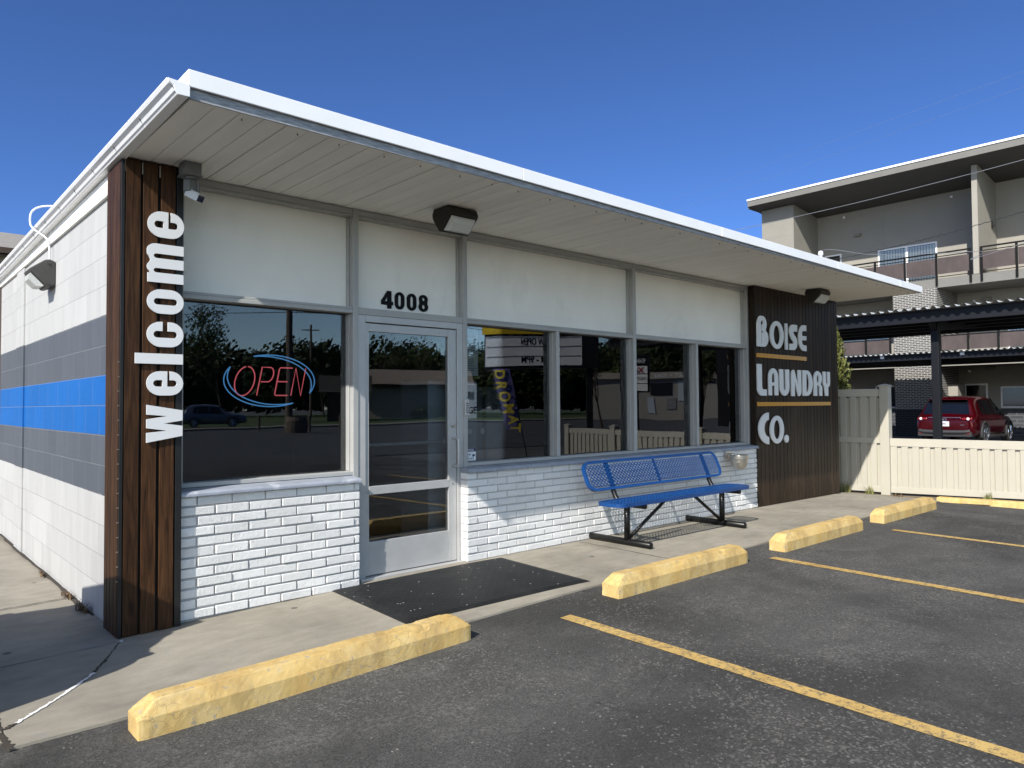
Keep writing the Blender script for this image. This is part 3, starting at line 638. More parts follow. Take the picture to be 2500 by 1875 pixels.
g['A'] = [[[(0, 0)]+arc(.5, .66, .5, .34, 180, 0, 18)+[(1, 0), (.64, 0), (.64, .36), (.34, .36), (.34, 0)], [(.34, .48), (.64, .48)]+arc(.49, .66, .15, .17, 0, 180, 8)]]
g['U'] = [[[(0, 1)]+arc(.5, .34, .5, .34, 180, 360, 18)+[(1, 1), (.60, 1)]+arc(.50, .32, .10, .12, 360, 180, 8)+[(.38, 1)]]]
g['N'] = [[[(0, 0), (0, .8)]+arc(.22, .80, .22, .20, 180, 60, 8)+[(.66, .40), (.66, 1), (1, 1), (1, .2)]+arc(.76, .20, .24, .20, 0, -110, 8)+[(.33, .60), (.33, 0)]]]
g['D'] = [[[(0, 0), (0, 1), (.36, 1)]+arc(.42, .5, .58, .5, 90, -90, 20)+[(.36, 0)], [(.36, .13), (.42, .13)]+arc(.40, .5, .24, .37, -80, 80, 12)+[(.36, .87)]]]
g['R'] = [[[(0, 0)]+arc(.45, .68, .45, .32, 180, 60, 12)+arc(.55, .70, .42, .28, 60, -40, 8)+[(.80, .48), (1, .36), (1, 0), (.66, 0), (.66, .36), (.46, .44), (.38, .44), (.38, 0)], [(.38, .52), (.48, .52)]+arc(.48, .69, .13, .16, -60, 180, 8)+[(.36, .66)]]]
g['Y'] = [[[(0, 1), (0, .62)]+arc(.42, .55, .42, .22, 175, 235, 5)+[(.30, 0), (.72, 0), (.72, .36)]+arc(.60, .56, .40, .22, 300, 360, 5)+[(1, 1), (.62, 1), (.62, .62)]+arc(.51, .58, .11, .10, 360, 180, 6)+[(.38, 1)]]]
g['C'] = [[[(1, 1)]+arc(1, .5, 1, .5, 90, 270, 24)+[(1, .235)]+arc(.95, .5, .40, .265, 265, 95, 16)+[(1, .765)]]]
g['.'] = [[ell(.5, .5, .5, .5)]]
def put(ch, x0, x1, z0, z1): glyph_mesh(g[ch], 'letter', M['letterwhite'], m_frame((x0, -.112, z0), (x1-x0, 0, 0), (0, 0, z1-z0), (0, -1, 0)), LS, .016)
for a in (('B', 7.612, 7.905, 2.178, 2.59), ('O', 7.948, 8.326, 2.165, 2.549), ('I', 8.368, 8.437, 2.169, 2.533), ('S', 8.483, 8.716, 2.171, 2.532), ('E', 8.753, 8.99, 2.172, 2.545),
          ('L', 7.602, 7.835, 1.523, 1.944), ('A', 7.892, 8.15, 1.528, 1.896), ('U', 8.191, 8.463, 1.524, 1.890), ('N', 8.519, 8.811, 1.520, 1.892), ('D', 8.857, 9.159, 1.525, 1.893), ('R', 9.198, 9.463, 1.526, 1.893), ('Y', 9.494, 9.723, 1.526, 1.890),
          ('C', 7.614, 7.881, .871, 1.297), ('O', 7.912, 8.288, .871, 1.251), ('.', 8.302, 8.419, .874, .981)): put(*a)
for z0, z1, x1 in ((2.031, 2.089, 8.985), (1.383, 1.438, 9.732)): MB().box(7.600, x1, -.128, -.112, z0, z1).build('bar', M['gold'], LS, bevel=.002)
AS = thing('address_number', 'black street number 4008 on the white panel above the door', 'sign', (2.2, .08, 2.22))
g['4'] = [[[(.52, 0), (.86, 0), (.86, .20), (1, .20), (1, .40), (.86, .40), (.86, 1), (.52, 1), (0, .42), (0, .20), (.52, .20)], [(.52, .40), (.30, .40), (.52, .72)]]]
g['0'] = [[arc(.5, .68, .5, .32, 0, 180)+arc(.5, .32, .5, .32, 180, 360), arc(.5, .68, .16, .15, 0, 180, 8)+arc(.5, .32, .16, .15, 180, 360, 8)]]
g['8'] = [[arc(.5, .73, .47, .27, -25, 205, 14)+arc(.5, .29, .5, .29, 145, 395, 18), ell(.5, .73, .145, .10, 16), ell(.5, .29, .16, .125, 16)]]
for ch, x0, x1 in (('4', 1.978, 2.092), ('0', 2.110, 2.205), ('0', 2.232, 2.327), ('8', 2.353, 2.450)):
    glyph_mesh(g[ch], 'digit', M['letterblack'], m_frame((x0, .089, 2.232), (x1-x0, 0, 0), (0, 0, .147), (0, -1, 0)), AS, .010)
# neon
NS = thing('open_sign', 'neon sign reading OPEN in red inside a broken blue oval behind the large window', 'sign', (1.05, .15, 1.4))
def npx(p): return (.709+(p[0]-400)*.706/710, .15, None)
def NP(pts):   # points measured on the window plane, in metres across/up from the sign's corner
    return [(x, .15, z) for x, z in pts]
sh = lambda x, z: (x+(z-1.6)*.20, z)
def tube(name, pts, mat, r=.0044): MB().tube(NP(pts), r, 8).build(name, mat, NS, smooth=True)
o_pts = [sh(.862+.072*math.cos(R(a)), 1.607+.107*math.sin(R(a))) for a in range(100, 455, 12)]
tube('letter', o_pts, M['neonred'])
tube('letter', [sh(.972, 1.502), sh(.972, 1.712)]+[sh(1.035, 1.712)]+[sh(1.035+.035*math.cos(R(a)), 1.658+.054*math.sin(R(a))) for a in range(80, -91, -17)]+[sh(.985, 1.604)], M['neonred'])
tube('letter', [sh(1.21, 1.712), sh(1.115, 1.712), sh(1.108, 1.70), sh(1.108, 1.514), sh(1.115, 1.503), sh(1.21, 1.503)], M['neonred']); tube('letter', [sh(1.112, 1.607), sh(1.19, 1.607)], M['neonred'])
tube('letter', [sh(1.238, 1.502), sh(1.238, 1.712), sh(1.318, 1.502), sh(1.318, 1.712)], M['neonred'])
def crescent(a0, a1, flip):
    o = []; cx, cz = 1.062, 1.612
    for i in range(25):
        t = i/24; a = a0+(a1-a0)*t; o.append((cx+.352*math.cos(R(a)), cz+.193*math.sin(R(a))))
    for i in range(25):
        t = 1-i/24; a = a0+(a1-a0)*t; k = 1-.125*math.sin(math.pi*t)**.8; o.append((cx+.352*k*math.cos(R(a)), cz+.193*k*math.sin(R(a))))
    return o
tube('oval_tube', crescent(-28, 112, 0), M['neonblue']); tube('oval_tube', crescent(150, 300, 0), M['neonblue'])
MB().box(.86, .866, .156, .162, 1.5, 1.72).box(1.2, 1.206, .156, .162, 1.5, 1.9).cyl((1.25, .16, 1.42), (1.25, .16, .9), .003, 5).build('bracket', M['black'], NS)

# ------------------------------------------------------------------ small fixtures
def wall_pack(label, frame, housing, lens_, big=1.0):
    """frame: matrix, local +x along, +y out from the mount, +z 'up' edge; wedge whose lower front carries the lens"""
    t = thing('wall_light', label, 'light', tuple(frame.translation), 'wall lights')
    big *= .88; w = .165*big; poly = [(0, -.11*big), (0, .115*big), (.05*big, .135*big), (.09*big, .125*big), (.215*big, .03*big), (.205*big, .005*big), (.075*big, -.13*big), (.05*big, -.135*big)]
    h = MB().prism([p for p in poly], lambda a, b: tuple(frame @ Vector((-w, a, b))), lambda a, b: tuple(frame @ Vector((w, a, b)))).build('housing', housing, t, bevel=.008)
    ins = .028; A = Vector((0, .203*big, -.002)); Bv = Vector((0, .088*big, -.122*big)); d = Bv-A; nrm = Vector((0, -d.z, d.y)).normalized()
    if nrm.y < 0: nrm = -nrm
    nrm = Vector((0, abs(nrm.y), -abs(nrm.z)))
    lb = MB(); v0 = []
    for dep, k in ((.002, 1.0), (.022, .9), (.05, .55)):
        mid = (A+Bv)/2; hd = d/2*.96*k
        for sx_, sd in ((-1, -1), (1, -1), (1, 1), (-1, 1)): v0.append(tuple(frame @ (Vector((sx_*(w-ins)*(.6+.4*k), 0, 0))+mid+hd*sd+nrm*dep*big)))
    fs = [(8, 9, 10, 11)]
    for q in (0, 4): fs += [(q+i, q+(i+1) % 4, q+4+(i+1) % 4, q+4+i) for i in range(4)]
    lb.add(v0, fs).build('lens', lens_, t)
    for sx_ in (-1, 1):
        for z in (.08, -.09): MB().cyl(tuple(frame @ Vector((sx_*w, .055, z))), tuple(frame @ Vector((sx_*(w+.008), .055, z))), .008, 8).build('screw', housing, t)
    return t
def fmat(o, x, y, z): return Matrix(((x[0], y[0], z[0], o[0]), (x[1], y[1], z[1], o[1]), (x[2], y[2], z[2], o[2]), (0, 0, 0, 1)))
# two under the soffit (mounted to it, lens towards the wall and the ground), one on the block wall
wall_pack('dark bronze wedge light under the soffit above the glass door', fmat((2.32, -.48, 2.99), (-1, 0, 0), (0, 0, -1), (0, 1, 0)), M['bronze'], M['lens'])
wall_pack('dark bronze wedge light under the soffit above the slatted wood wall', fmat((8.66, -.46, 2.99), (-1, 0, 0), (0, 0, -1), (0, 1, 0)), M['bronze'], M['lens'])
wl = wall_pack('grey wedge light on the striped block side wall, fed by a white hose', fmat((-.002, 2.20, 2.56), (0, -1, 0), (-1, 0, 0), (0, 0, 1)), M['graylamp'], M['lens'])
MB().tube(spl([(-.03, 2.18, 2.69), (-.03, 2.18, 2.80), (-.05, 2.2, 2.88), (-.13, 2.3, 2.97), (-.15, 2.33, 3.03), (-.14, 2.33, 3.12), (-.08, 2.30, 3.17), (.02, 2.2, 3.17), (.1, 2.1, 3.12)], 6), .0078, 8).build('conduit', M['conduit'], wl, smooth=True)
SC = thing('security_camera', 'white security camera hanging from a grey box under the soffit by the wood column', 'camera', (.33, -.24, 2.99))
MB().box(.288, .395, -.305, -.195, 2.915, 2.993).box(.278, .402, -.312, -.188, 2.906, 2.914).cyl((.345, -.309, 2.955), (.345, -.3045, 2.955), .016, 14).build('junction_box', M['boxgrey'], SC, bevel=.003)
ar = Matrix.Translation((.345, -.255, 2.865)) @ Matrix.Rotation(R(18), 4, 'Z')
MB().lathe([(.036, .04), (.036, .025), (.022, .02), (.018, -.01)], (.345, -.255, 2.865), 16).box(-.036, .02, -.03, .03, -.055, .015, ar).box(.022, .034, -.045, .03, -.06, .005, ar).build('mount', M['boxgrey'], SC, bevel=.003)
cm = Matrix.Translation((.36, -.27, 2.785)) @ Matrix.Rotation(R(32), 4, 'Z') @ Matrix.Rotation(R(28), 4, 'X')
MB().box(-.03, .03, -.055, .05, -.024, .024, cm).box(-.034, .034, -.07, .04, .0245, .030, cm).build('camera_body', M['camwhite'], SC, bevel=.005)
MB().box(-.026, .026, -.058, -.0552, -.020, .020, cm).build('camera_lens', M['carglass'], SC)
KP = thing('door_keypad', 'slim silver keypad on the frame just right of the glass door', 'keypad', (2.80, -.004, 1.4))
MB().box(2.776, 2.822, -.024, -.003, 1.325, 1.475).build('keypad_case', M['alum'], KP, bevel=.006)
kb = MB()
for i in range(3):
    for j in range(5): kb.box(2.783+i*.012, 2.791+i*.012, -.027, -.0243, 1.35+j*.02, 1.363+j*.02)
kb.build('key', M['greyprint'], KP)
NT = thing('notice_sticker', 'blue and white NOTICE video surveillance sticker low in the window beside the door', 'sticker', (2.9, .09, .93))
fx = lambda x, z, y=.092: m_frame((x, y, z), (1, 0, 0), (0, 0, 1), (0, -1, 0))
MB().box(2.832, 2.985, .0925, .0945, .915, 1.03).build('sticker_face', M['whiteprint'], NT); MB().box(2.834, 2.983, .0915, .0924, .997, 1.029).build('header_band', M['navytext'], NT)
text_mesh('NOTICE', .026, 'text', M['whiteprint'], fx(2.9085, 1.003, .0914), NT, .0006, .02, 1.1, 'CENTER')
for i, (t_, s2) in enumerate((('24 HOUR', .019), ('VIDEO', .019), ('SURVEILLANCE', .0165))): text_mesh(t_, s2, 'text', M['navytext'], fx(2.838, .965-.019*i, .0924), NT, .0006, .02, 1.1)
MB().box(2.945, 2.975, .0916, .0924, .955, .972).box(2.95, 2.958, .0916, .0924, .942, .955).build('camera_mark', M['navytext'], NT)
AT = thing('wall_ashtray', 'brushed steel bowl ashtray mounted on the white brick right of the bench', 'ashtray', (6.87, -.28, .6))
MB().box(6.80, 6.94, -.135, -.102, .745, .83).box(6.83, 6.91, -.20, -.136, .775, .80).build('bracket', M['steel'], AT, bevel=.006)
MB().lathe([(.02, -.10), (.055, -.094), (.085, -.06), (.101, -.01), (.105, .03), (.112, .032), (.114, .078), (.105, .082), (.10, .072), (.02, .07)], (6.87, -.275, .705), 32).build('bowl', M['steel'], AT, smooth=False, bevel=.002)

# door mat
mt = MB(); c4 = [(1.43, -.085), (1.375, -1.175), (2.985, -1.30), (3.06, -.165)]; n = 24
for i in range(n+1):
    for j in range(n+1):
        u, v = i/n, j/n; x = (1-u)*((1-v)*c4[0][0]+v*c4[1][0])+u*((1-v)*c4[3][0]+v*c4[2][0]); y = (1-u)*((1-v)*c4[0][1]+v*c4[1][1])+u*((1-v)*c4[3][1]+v*c4[2][1])
        e = min(u, 1-u, v, 1-v); mt.v.append((x, y, gz(x)+.003+min(.012, e*.3)))
for i in range(n):
    for j in range(n): mt.f.append((i*(n+1)+j, (i+1)*(n+1)+j, (i+1)*(n+1)+j+1, i*(n+1)+j+1))
o = mt.build('door_mat', M['mat']); tag(o, 'wide black rubber mat lying before the glass door', 'mat')

# parking stops
def parking_stop(x0, x1, y0, label, rot=0, seed=0):
    rnd = random.Random(seed); L = x1-x0; b = MB(); nx = 90
    prof = [(-.085, 0), (-.083, .085), (-.05, .150), (.05, .150), (.083, .085), (.085, 0)]
    P2 = []
    for i in range(len(prof)-1):
        k = 4 if i in (0, 1, 2, 3, 4) else 1
        for q in range(k): P2.append((prof[i][0]+(prof[i+1][0]-prof[i][0])*q/k, prof[i][1]+(prof[i+1][1]-prof[i][1])*q/k))
    P2.append(prof[-1]); m_ = len(P2)
    for i in range(nx+1):
        t = i/nx; x = t*L; e = min(x, L-x); k = min(1, e/.085)
        for (a, z) in P2:
            zz = min(z, .085+.065*k) if k < 1 else z; aa = a*(.90+.10*min(1, e/.03))
            dx_ = rnd.uniform(-.0005, .0005)
            if z > .12: zz -= max(0, mnoise.noise(Vector((x*9+seed*7, a*6, seed)))-.32)*.045*(1 if abs(abs(a)-.05) < .012 else .25); aa *= 1-max(0, mnoise.noise(Vector((x*7, seed*3, a*9)))-.3)*.25
            b.v.append((x-L/2, aa+dx_, max(-.02, zz+rnd.uniform(-.0006, .0006)) if z > 0 else -.03))
    for i in range(nx):
        for j in range(m_-1): b.f.append((i*m_+j, (i+1)*m_+j, (i+1)*m_+j+1, i*m_+j+1))
    b.f.append(tuple(range(m_))); b.f.append(tuple(nx*m_+j for j in range(m_))[::-1])
    o = b.build('parking_stop', M['stop'], smooth=False); xm = (x0+x1)/2; ym = y0+.09
    o.location = (xm, ym, az_(xm, ym)+.004); s0 = (az_(x1, ym)-az_(x0, ym))/L; o.rotation_euler = (0, -math.atan(s0), R(rot))
    bv = o.modifiers.new('bevel', 'BEVEL'); bv.width = .022; bv.segments = 3; bv.limit_method = 'ANGLE'; bv.angle_limit = R(25)
    tag(o, label, 'parking stop', 'yellow parking stops along the walkway')
parking_stop(-.325, 1.515, -1.685, 'chipped yellow parking stop nearest the wood column, in front of the mat', .4, 1)
parking_stop(2.785, 4.535, -1.755, 'yellow parking stop in front of the near end of the blue bench', .2, 2)
parking_stop(5.17, 6.92, -1.752, 'yellow parking stop before the ashtray, second beyond the bench', .2, 3)
parking_stop(7.50, 9.30, -1.72, 'farthest yellow parking stop, before the slatted wood wall', 1.0, 4)
cu = MB(); pts = [(10.30, -1.36), (10.36, -1.66), (10.55, -2.6), (10.75, -4.2), (10.9, -8)]
for i in range(len(pts)-1):
    (ax, ay), (bx, by) = pts[i], pts[i+1]
    cu.prism([(0, -.12), (.02, .045), (.03, .055), (.15, .058), (.16, -.12)], lambda a, z, x=ax, y=ay: (x+a, y, z), lambda a, z, x=bx, y=by: (x+a, y, z))
o = cu.build('yellow_curb', M['stop'], bevel=.006); tag(o, 'worn yellow kerb running along the low cream fence', 'kerb')

# bench
BN = thing('park_bench', 'long blue mesh bench on black tube legs before the white brick wall', 'bench', (5.1, -.55, .05))
def meshpanel(name, L, Wp, frm, rim_r, parent, pitch=.034, dh=.030):
    """expanded metal plane in local u (0..L) and v (0..Wp) with rounded rim"""
    o_, u_, v_, n_ = [Vector(q) for q in frm]; b = MB()
    P = lambda u, v, w=0: o_+u_*u+v_*v+n_*w
    rad = .10; rim = rr(0, 0, L, Wp, rad, 8); inner = rr(.028, .028, L-.028, Wp-.028, rad-.028, 8); N = len(rim)
    def ring(c, w): return [P(u, v, w) for u, v in c]
    A, Bq, C_, D_ = ring(rim, -.030), ring(rim, .004), ring(inner, .004), ring(inner, -.006)
    vs = A+Bq+C_+D_; fs = []
    for q in range(3):
        for i in range(N): fs.append((q*N+i, q*N+(i+1) % N, (q+1)*N+(i+1) % N, (q+1)*N+i))
    rimb = MB().add(vs, fs).build('rim', M['blue'], None)
    def inside(u, v):
        if u < .025 or u > L-.025 or v < .025 or v > Wp-.025: return False
        cu_ = min(max(u, rad), L-rad); cv = min(max(v, rad), Wp-rad); return math.hypot(u-cu_, v-cv) <= rad-.018 or cu_ == u or cv == v
    nu = int(L/(pitch/2)); nv = int(Wp/(dh/2))
    for i in range(nu):
        for j in range(nv):
            if (i+j) % 2: continue
            u0, v0 = i*pitch/2, j*dh/2
            for du, dv in ((pitch/2, dh/2), (pitch/2, -dh/2)):
                u1, v1 = u0+du, v0+dv
                if not (inside(u0, v0) and inside(u1, v1)): continue
                l = math.hypot(du, dv); nx, ny = -dv/l*.0036, du/l*.0036
                q = [(u0+nx, v0+ny), (u1+nx, v1+ny), (u1-nx, v1-ny), (u0-nx, v0-ny)]
                b.add([P(a, c, .001) for a, c in q]+[P(a, c, -.004) for a, c in q], [(0, 1, 2, 3), (7, 6, 5, 4), (0, 4, 5, 1), (2, 6, 7, 3)])
    m_ = b.build(name, M['blue'], parent, recalc=False)
    link(rimb, m_)
    return m_
bx0, bx1 = 3.94, 6.24; BL = bx1-bx0
seat = meshpanel('seat', BL, .32, ((bx0, -.815, .50), (1, 0, 0), (0, 1, 0), (0, 0, 1)), .1, BN, .049, .038)
bk_v = Vector((0, .12, .278)).normalized(); bk_n = Vector((0, -bk_v.z, bk_v.y))
bk = meshpanel('backrest', BL, .303, ((bx0+.03, -.425, .585), (1, 0, 0), tuple(bk_v), tuple(bk_n)), .1, BN, .049, .040)
for x in (4.33, 5.10, 6.0):
    w_ = .035 if x != 5.10 else .018
    q = Vector((x, -.425, .585))+bk_v*.02-bk_n*.016; m_ = Matrix(((1, 0, 0, q.x), (0, bk_v.y, bk_n.y, q.y), (0, bk_v.z, bk_n.z, q.z), (0, 0, 0, 1)))
    MB().box(-w_, w_, 0, .262, -.004, .004, m_).build('strap', M['blue'], bk, bevel=.002)
for x in (4.33, 6.0):
    MB().tube([(x, -.86, .088), (x, -.855, .088), (x, -.10, .088), (x, -.095, .088)], [.026, .032, .032, .026], 14).build('foot', M['blacktube'], BN, smooth=True)
    MB().tube([(x, -.57, .09), (x, -.57, .455)], .03, 14).build('leg', M['blacktube'], BN, smooth=True)
    MB().tube(spl([(x, -.80, .448), (x, -.62, .448), (x, -.53, .448), (x, -.465, .47), (x, -.425, .52), (x, -.395, .585)], 6), .025, 12).build('seat_support', M['blacktube'], BN, smooth=True)
    s2 = 1 if x < 5 else -1
    MB().tube([(x+.02*s2, -.57, .115), (x+.62*s2, -.60, .462)], .017, 10).build('brace', M['blacktube'], BN, smooth=True)

# things behind the glass
CM = thing('change_machine', 'pale change machine standing behind the window beside the door', 'machine', (3.0, .5, .03))
MB().box(2.50, 3.06, .16, .59, .03, 1.64).build('cabinet', M['machine'], CM, bevel=.01)
MB().box(2.80, 3.05, .155, .1595, 1.30, 1.62).build('lit_panel', M['litpanel'], CM)
text_mesh('CHANGE', .085, 'text', M['navytext'], m_frame((2.715, .154, 1.345), (1, 0, 0), (0, 0, 1), (0, -1, 0)), CM, .002, .03, .95)
MB().box(2.94, 3.02, .152, .1585, 1.47, 1.545).build('bill_slot', M['camwhite'], CM)
PR = thing('window_poster', 'tall printed rules poster hung inside the window beside the door', 'poster', (2.92, .11, 1.7))
MB().box(2.835, 3.03, .108, .110, 1.69, 2.13).build('sheet', M['paper'], PR)
text_mesh('Rules/Reglas', .035, 'text', M['redprint'], m_frame((2.845, .1075, 2.045), (1, 0, 0), (0, 0, 1), (0, -1, 0)), PR, .0006, .02, .9)
ln = MB()
for i in range(15): ln.box(2.845, 2.845+random.uniform(.10, .17), .1072, .1079, 1.715+i*.021, 1.720+i*.021)
ln.build('text_line', M['greyprint'], PR)
for (x, z, w, h, n_, lb) in ((2.95, 1.19, .055, .035, 'coin_box', 'small white box stuck low inside the window beside the door'), (3.10, 1.19, .03, .035, 'card_holder', 'small white square card stuck inside the window')):
    o = MB().box(x-w, x+w*.2, .112, .13, z-h, z+h*.4).build(n_, M['whiteprint'], bevel=.003); tag(o, lb, 'box')
WM = thing('washer_row', 'dim row of stacked washing machines inside the shop', 'machine', (5, 3.5, .03))
for i in range(6): MB().box(4.3+i*.75, 4.98+i*.75, 3.3, 4.1, .03, 1.7).build('cabinet', M['machine'], WM, bevel=.02)

# ------------------------------------------------------------------ cream vinyl fence on the right
FE = thing('vinyl_fence', 'cream vinyl fence running from the slatted wall to the street, tall part then low', 'fence', (10.35, -.7, 0))
FX = lambda y: 10.9+.10*(-.45-y)
FZ = lambda y: interp(y, [-2.2, -.4], [.0, -.05])
def fence_bay(ya, yb, zt, mids, name='fence_panel'):     # ya > yb
    b = MB(); L = ya-yb; n = max(1, round(L/.15)); p = L/n
    for i in range(n):
        y1 = ya-i*p; y0 = y1-.095; yg = y1-p; ym = y1
        b.box(FX(ym)-.030, FX(ym)-.010, y0, y1-.001, FZ(ym)+.12, zt-.08)
        b.box(FX(ym)+.008, FX(ym)+.028, yg-.014, y0+.014, FZ(ym)+.12, zt-.14)
    o = b.build(name, M['vinyl'], FE, bevel=.002, seg=1)
    r = MB()
    for z0, z1 in [(zt-.122, zt)]+mids+[(None, None)]:
        if z0 is None: za, zb = FZ(ya)+.05, FZ(yb)+.05; h = .09
        else: za = zb = z0; h = z1-z0
        r.prism([(-.042, 0), (.042, 0), (.042, h), (-.042, h)], lambda a, q, y=ya, z=za: (FX(y)+a, y, z+q), lambda a, q, y=yb, z=zb: (FX(y)+a, y, z+q))
    r.build('rail', M['vinyl'], o, bevel=.003, seg=1)
def fence_post(y, zt):
    x = FX(y); o = MB().box(x-.068, x+.068, y-.068, y+.068, -.05, zt-.035).build('fence_post', M['vinyl'], FE, bevel=.004)
    MB().box(x-.076, x+.076, y-.076, y+.076, zt-.034, zt-.012).add([(x-.07, y-.07, zt-.012), (x+.07, y-.07, zt-.012), (x+.07, y+.07, zt-.012), (x-.07, y+.07, zt-.012), (x, y, zt+.012)], [(0, 1, 4), (1, 2, 4), (2, 3, 4), (3, 0, 4)]).build('post_cap', M['vinyl'], o)
fence_post(-.467, 1.71); fence_post(1.95, 1.71); fence_post(4.4, 1.71)
fence_bay(1.88, -.397, 1.64, [(.775, .861)]); fence_bay(4.33, 2.02, 1.64, [(.775, .861)])
for y in (-2.9, -5.33, -6.9): fence_post(y, .955)
for a, b_ in ((-.537, -2.83), (-2.97, -5.26), (-5.40, -6.83)): fence_bay(a, b_, .856, [])

# ------------------------------------------------------------------ weeds
def blades(n, c, r, h, mat, name, label, lean=.6, wd=.006):
    b = MB(); rnd = random.Random(hash(label) % 999)
    for i in range(n):
        a = rnd.uniform(0, 6.283); d = rnd.uniform(0, r); x, y = c[0]+d*math.cos(a), c[1]+d*math.sin(a); hh = h*rnd.uniform(.4, 1); le = lean*hh*rnd.uniform(.2, 1); a2 = rnd.uniform(0, 6.283)
        px, py = -math.sin(a2)*wd, math.cos(a2)*wd; dx, dy = math.cos(a2)*le, math.sin(a2)*le
        b.add([(x-px, y-py, c[2]), (x+px, y+py, c[2]), (x+px*.7+dx*.4, y+py*.7+dy*.4, c[2]+hh*.6), (x-px*.7+dx*.4, y-py*.7+dy*.4, c[2]+hh*.6), (x+dx, y+dy, c[2]+hh)], [(0, 1, 2, 3), (3, 2, 4)])
    o = b.build(name, mat, recalc=False); return tag(o, label, 'weed', 'weeds along the fence foot')
def hsh(s): return sum(ord(c)*(i+1) for i, c in enumerate(s))
hash = hsh
blades(60, (10.72, .10, -.045), .09, .24, M['weed'], 'weed', 'grassy weed at the foot of the tall fence beside the slatted wall')
blades(60, (10.74, -.26, -.045), .08, .17, M['weed'], 'weed', 'short bushy weed before the tall fence post')
blades(45, (10.72, -.66, -.04), .12, .07, M['dryweed'], 'weed', 'low dry tuft by the tall fence post and kerb end')
blades(40, (10.88, -1.86, -.01), .07, .16, M['weed'], 'weed', 'lone green tuft at the foot of the low fence')
for i, (y, n_, h, lb) in enumerate(((.75, 34, .09, 'dry weed with a tall stalk at the striped wall near the column'), (1.25, 30, .06, 'small dry weed at the striped wall by the path crack'), (2.2, 22, .05, 'flat dry leaf litter at the striped wall under the side light'))):
    o = blades(n_, (-.05, y, -.004), .05, h, M['dryweed'], 'dry_weed', lb, 1.0); o['group'] = 'dry weeds along the striped wall'
    o.scale = (.6, 2.4, .8); o.location = (-.05*.4, y-2.4*y, 0)

# ------------------------------------------------------------------ trees
def leafball(b, c, r, n, size, rnd, flat=1.0):
    for _ in range(n):
        while True:
            p = Vector((rnd.uniform(-1, 1), rnd.uniform(-1, 1), rnd.uniform(-1, 1)))
            if .35 < p.length < 1: break
        q = Vector(c)+Vector((p.x*r, p.y*r, p.z*r*flat)); d = Vector((rnd.gauss(0, 1), rnd.gauss(0, 1), rnd.gauss(0, 1))).normalized(); e = d.orthogonal().normalized(); f = d.cross(e); s_ = size*rnd.uniform(.6, 1.3)
        b.add([q-e*s_, q+f*s_*.55, q+e*s_, q-f*s_*.55], [(0, 1, 2, 3)])
def tree(name, label, pos, h, spread, leaf, seed, leaves=1200, size=.14, bare=.35, trunk=.16, kind='round', grp='trees across the street'):
    rnd = random.Random(seed); t = thing(name, label, 'tree', pos, grp); P0 = Vector(pos); tb = MB(); lb = MB(); tips = []
    def grow(p, d, l, r, lev):
        n = 4; pts = [p]; q = p
        for i in range(n):
            d = (d+Vector((rnd.gauss(0, .12), rnd.gauss(0, .12), rnd.gauss(.05, .07)))).normalized(); q = q+d*l/n; pts.append(q)
        tb.tube(pts, [r*(1-.5*i/n) for i in range(n+1)], 6 if lev < 2 else 4)
        if lev >= 3: tips.append(q); return
        k = 3 if lev else 5
        for i in range(k+1):
            b_ = pts[rnd.choice([2, 3, 4])] if i < k else q
            a = rnd.uniform(0, 6.283); out = Vector((math.cos(a), math.sin(a), rnd.uniform(.3, 1.0))).normalized()
            grow(b_, (d*.55+out*spread).normalized(), l*rnd.uniform(.5, .72), r*.48, lev+1)
    grow(P0, Vector((0, 0, 1)), h*.42, trunk, 0)
    for q in tips: leafball(lb, q, h*.075, max(1, leaves//len(tips)), size, rnd)
    tb.build('trunk', M['bark'], t); lb.build('crown', leaf, t, recalc=False)
    return t
def conifer(name, label, pos, h, rad, leaf, seed, n=2600, size=.05, grp=None):
    rnd = random.Random(seed); t = thing(name, label, 'tree', pos, grp); x, y, z = pos
    MB().tube([(x, y, z), (x+.02, y, z+h*.5), (x, y, z+h*.98)], [rad*.13, rad*.08, .012], 7).build('trunk', M['bark'], t)
    b = MB()
    for i in range(n):
        u = rnd.random()**.75; hz = h*(1-u)*.99+.05 if rnd.random() > .04 else h*rnd.uniform(.85, 1.0)
        a = rnd.uniform(0, 6.283); lump = 1+.28*math.sin(a*3+hz*5)+.18*math.sin(hz*17+a*2); k = max(0.0, 1-hz/h)**.8*rad*lump; d = k*rnd.uniform(.45, 1.05)
        q = Vector((x+d*math.cos(a), y+d*math.sin(a), z+hz)); o_ = Vector((math.cos(a)*.6+rnd.gauss(0, .3), math.sin(a)*.6+rnd.gauss(0, .3), 1+rnd.gauss(0, .3))).normalized(); e = o_.orthogonal().normalized()
        e = Matrix.Rotation(rnd.uniform(0, 6.28), 3, o_) @ e; s_ = size*rnd.uniform(.6, 1.4)
        b.add([q-o_*s_*.6-e*s_*.35, q-o_*s_*.6+e*s_*.35, q+o_*s_+e*s_*.2, q+o_*s_-e*s_*.2], [(0, 1, 2, 3)])
    b.build('crown', leaf, t, recalc=False); return t
conifer('arborvitae_tree', 'young yellow green conifer standing behind the tall fence beside the slatted wall', (11.75, .72, -.05), 2.95, .52, M['conifer'], 5, 5200, .045)

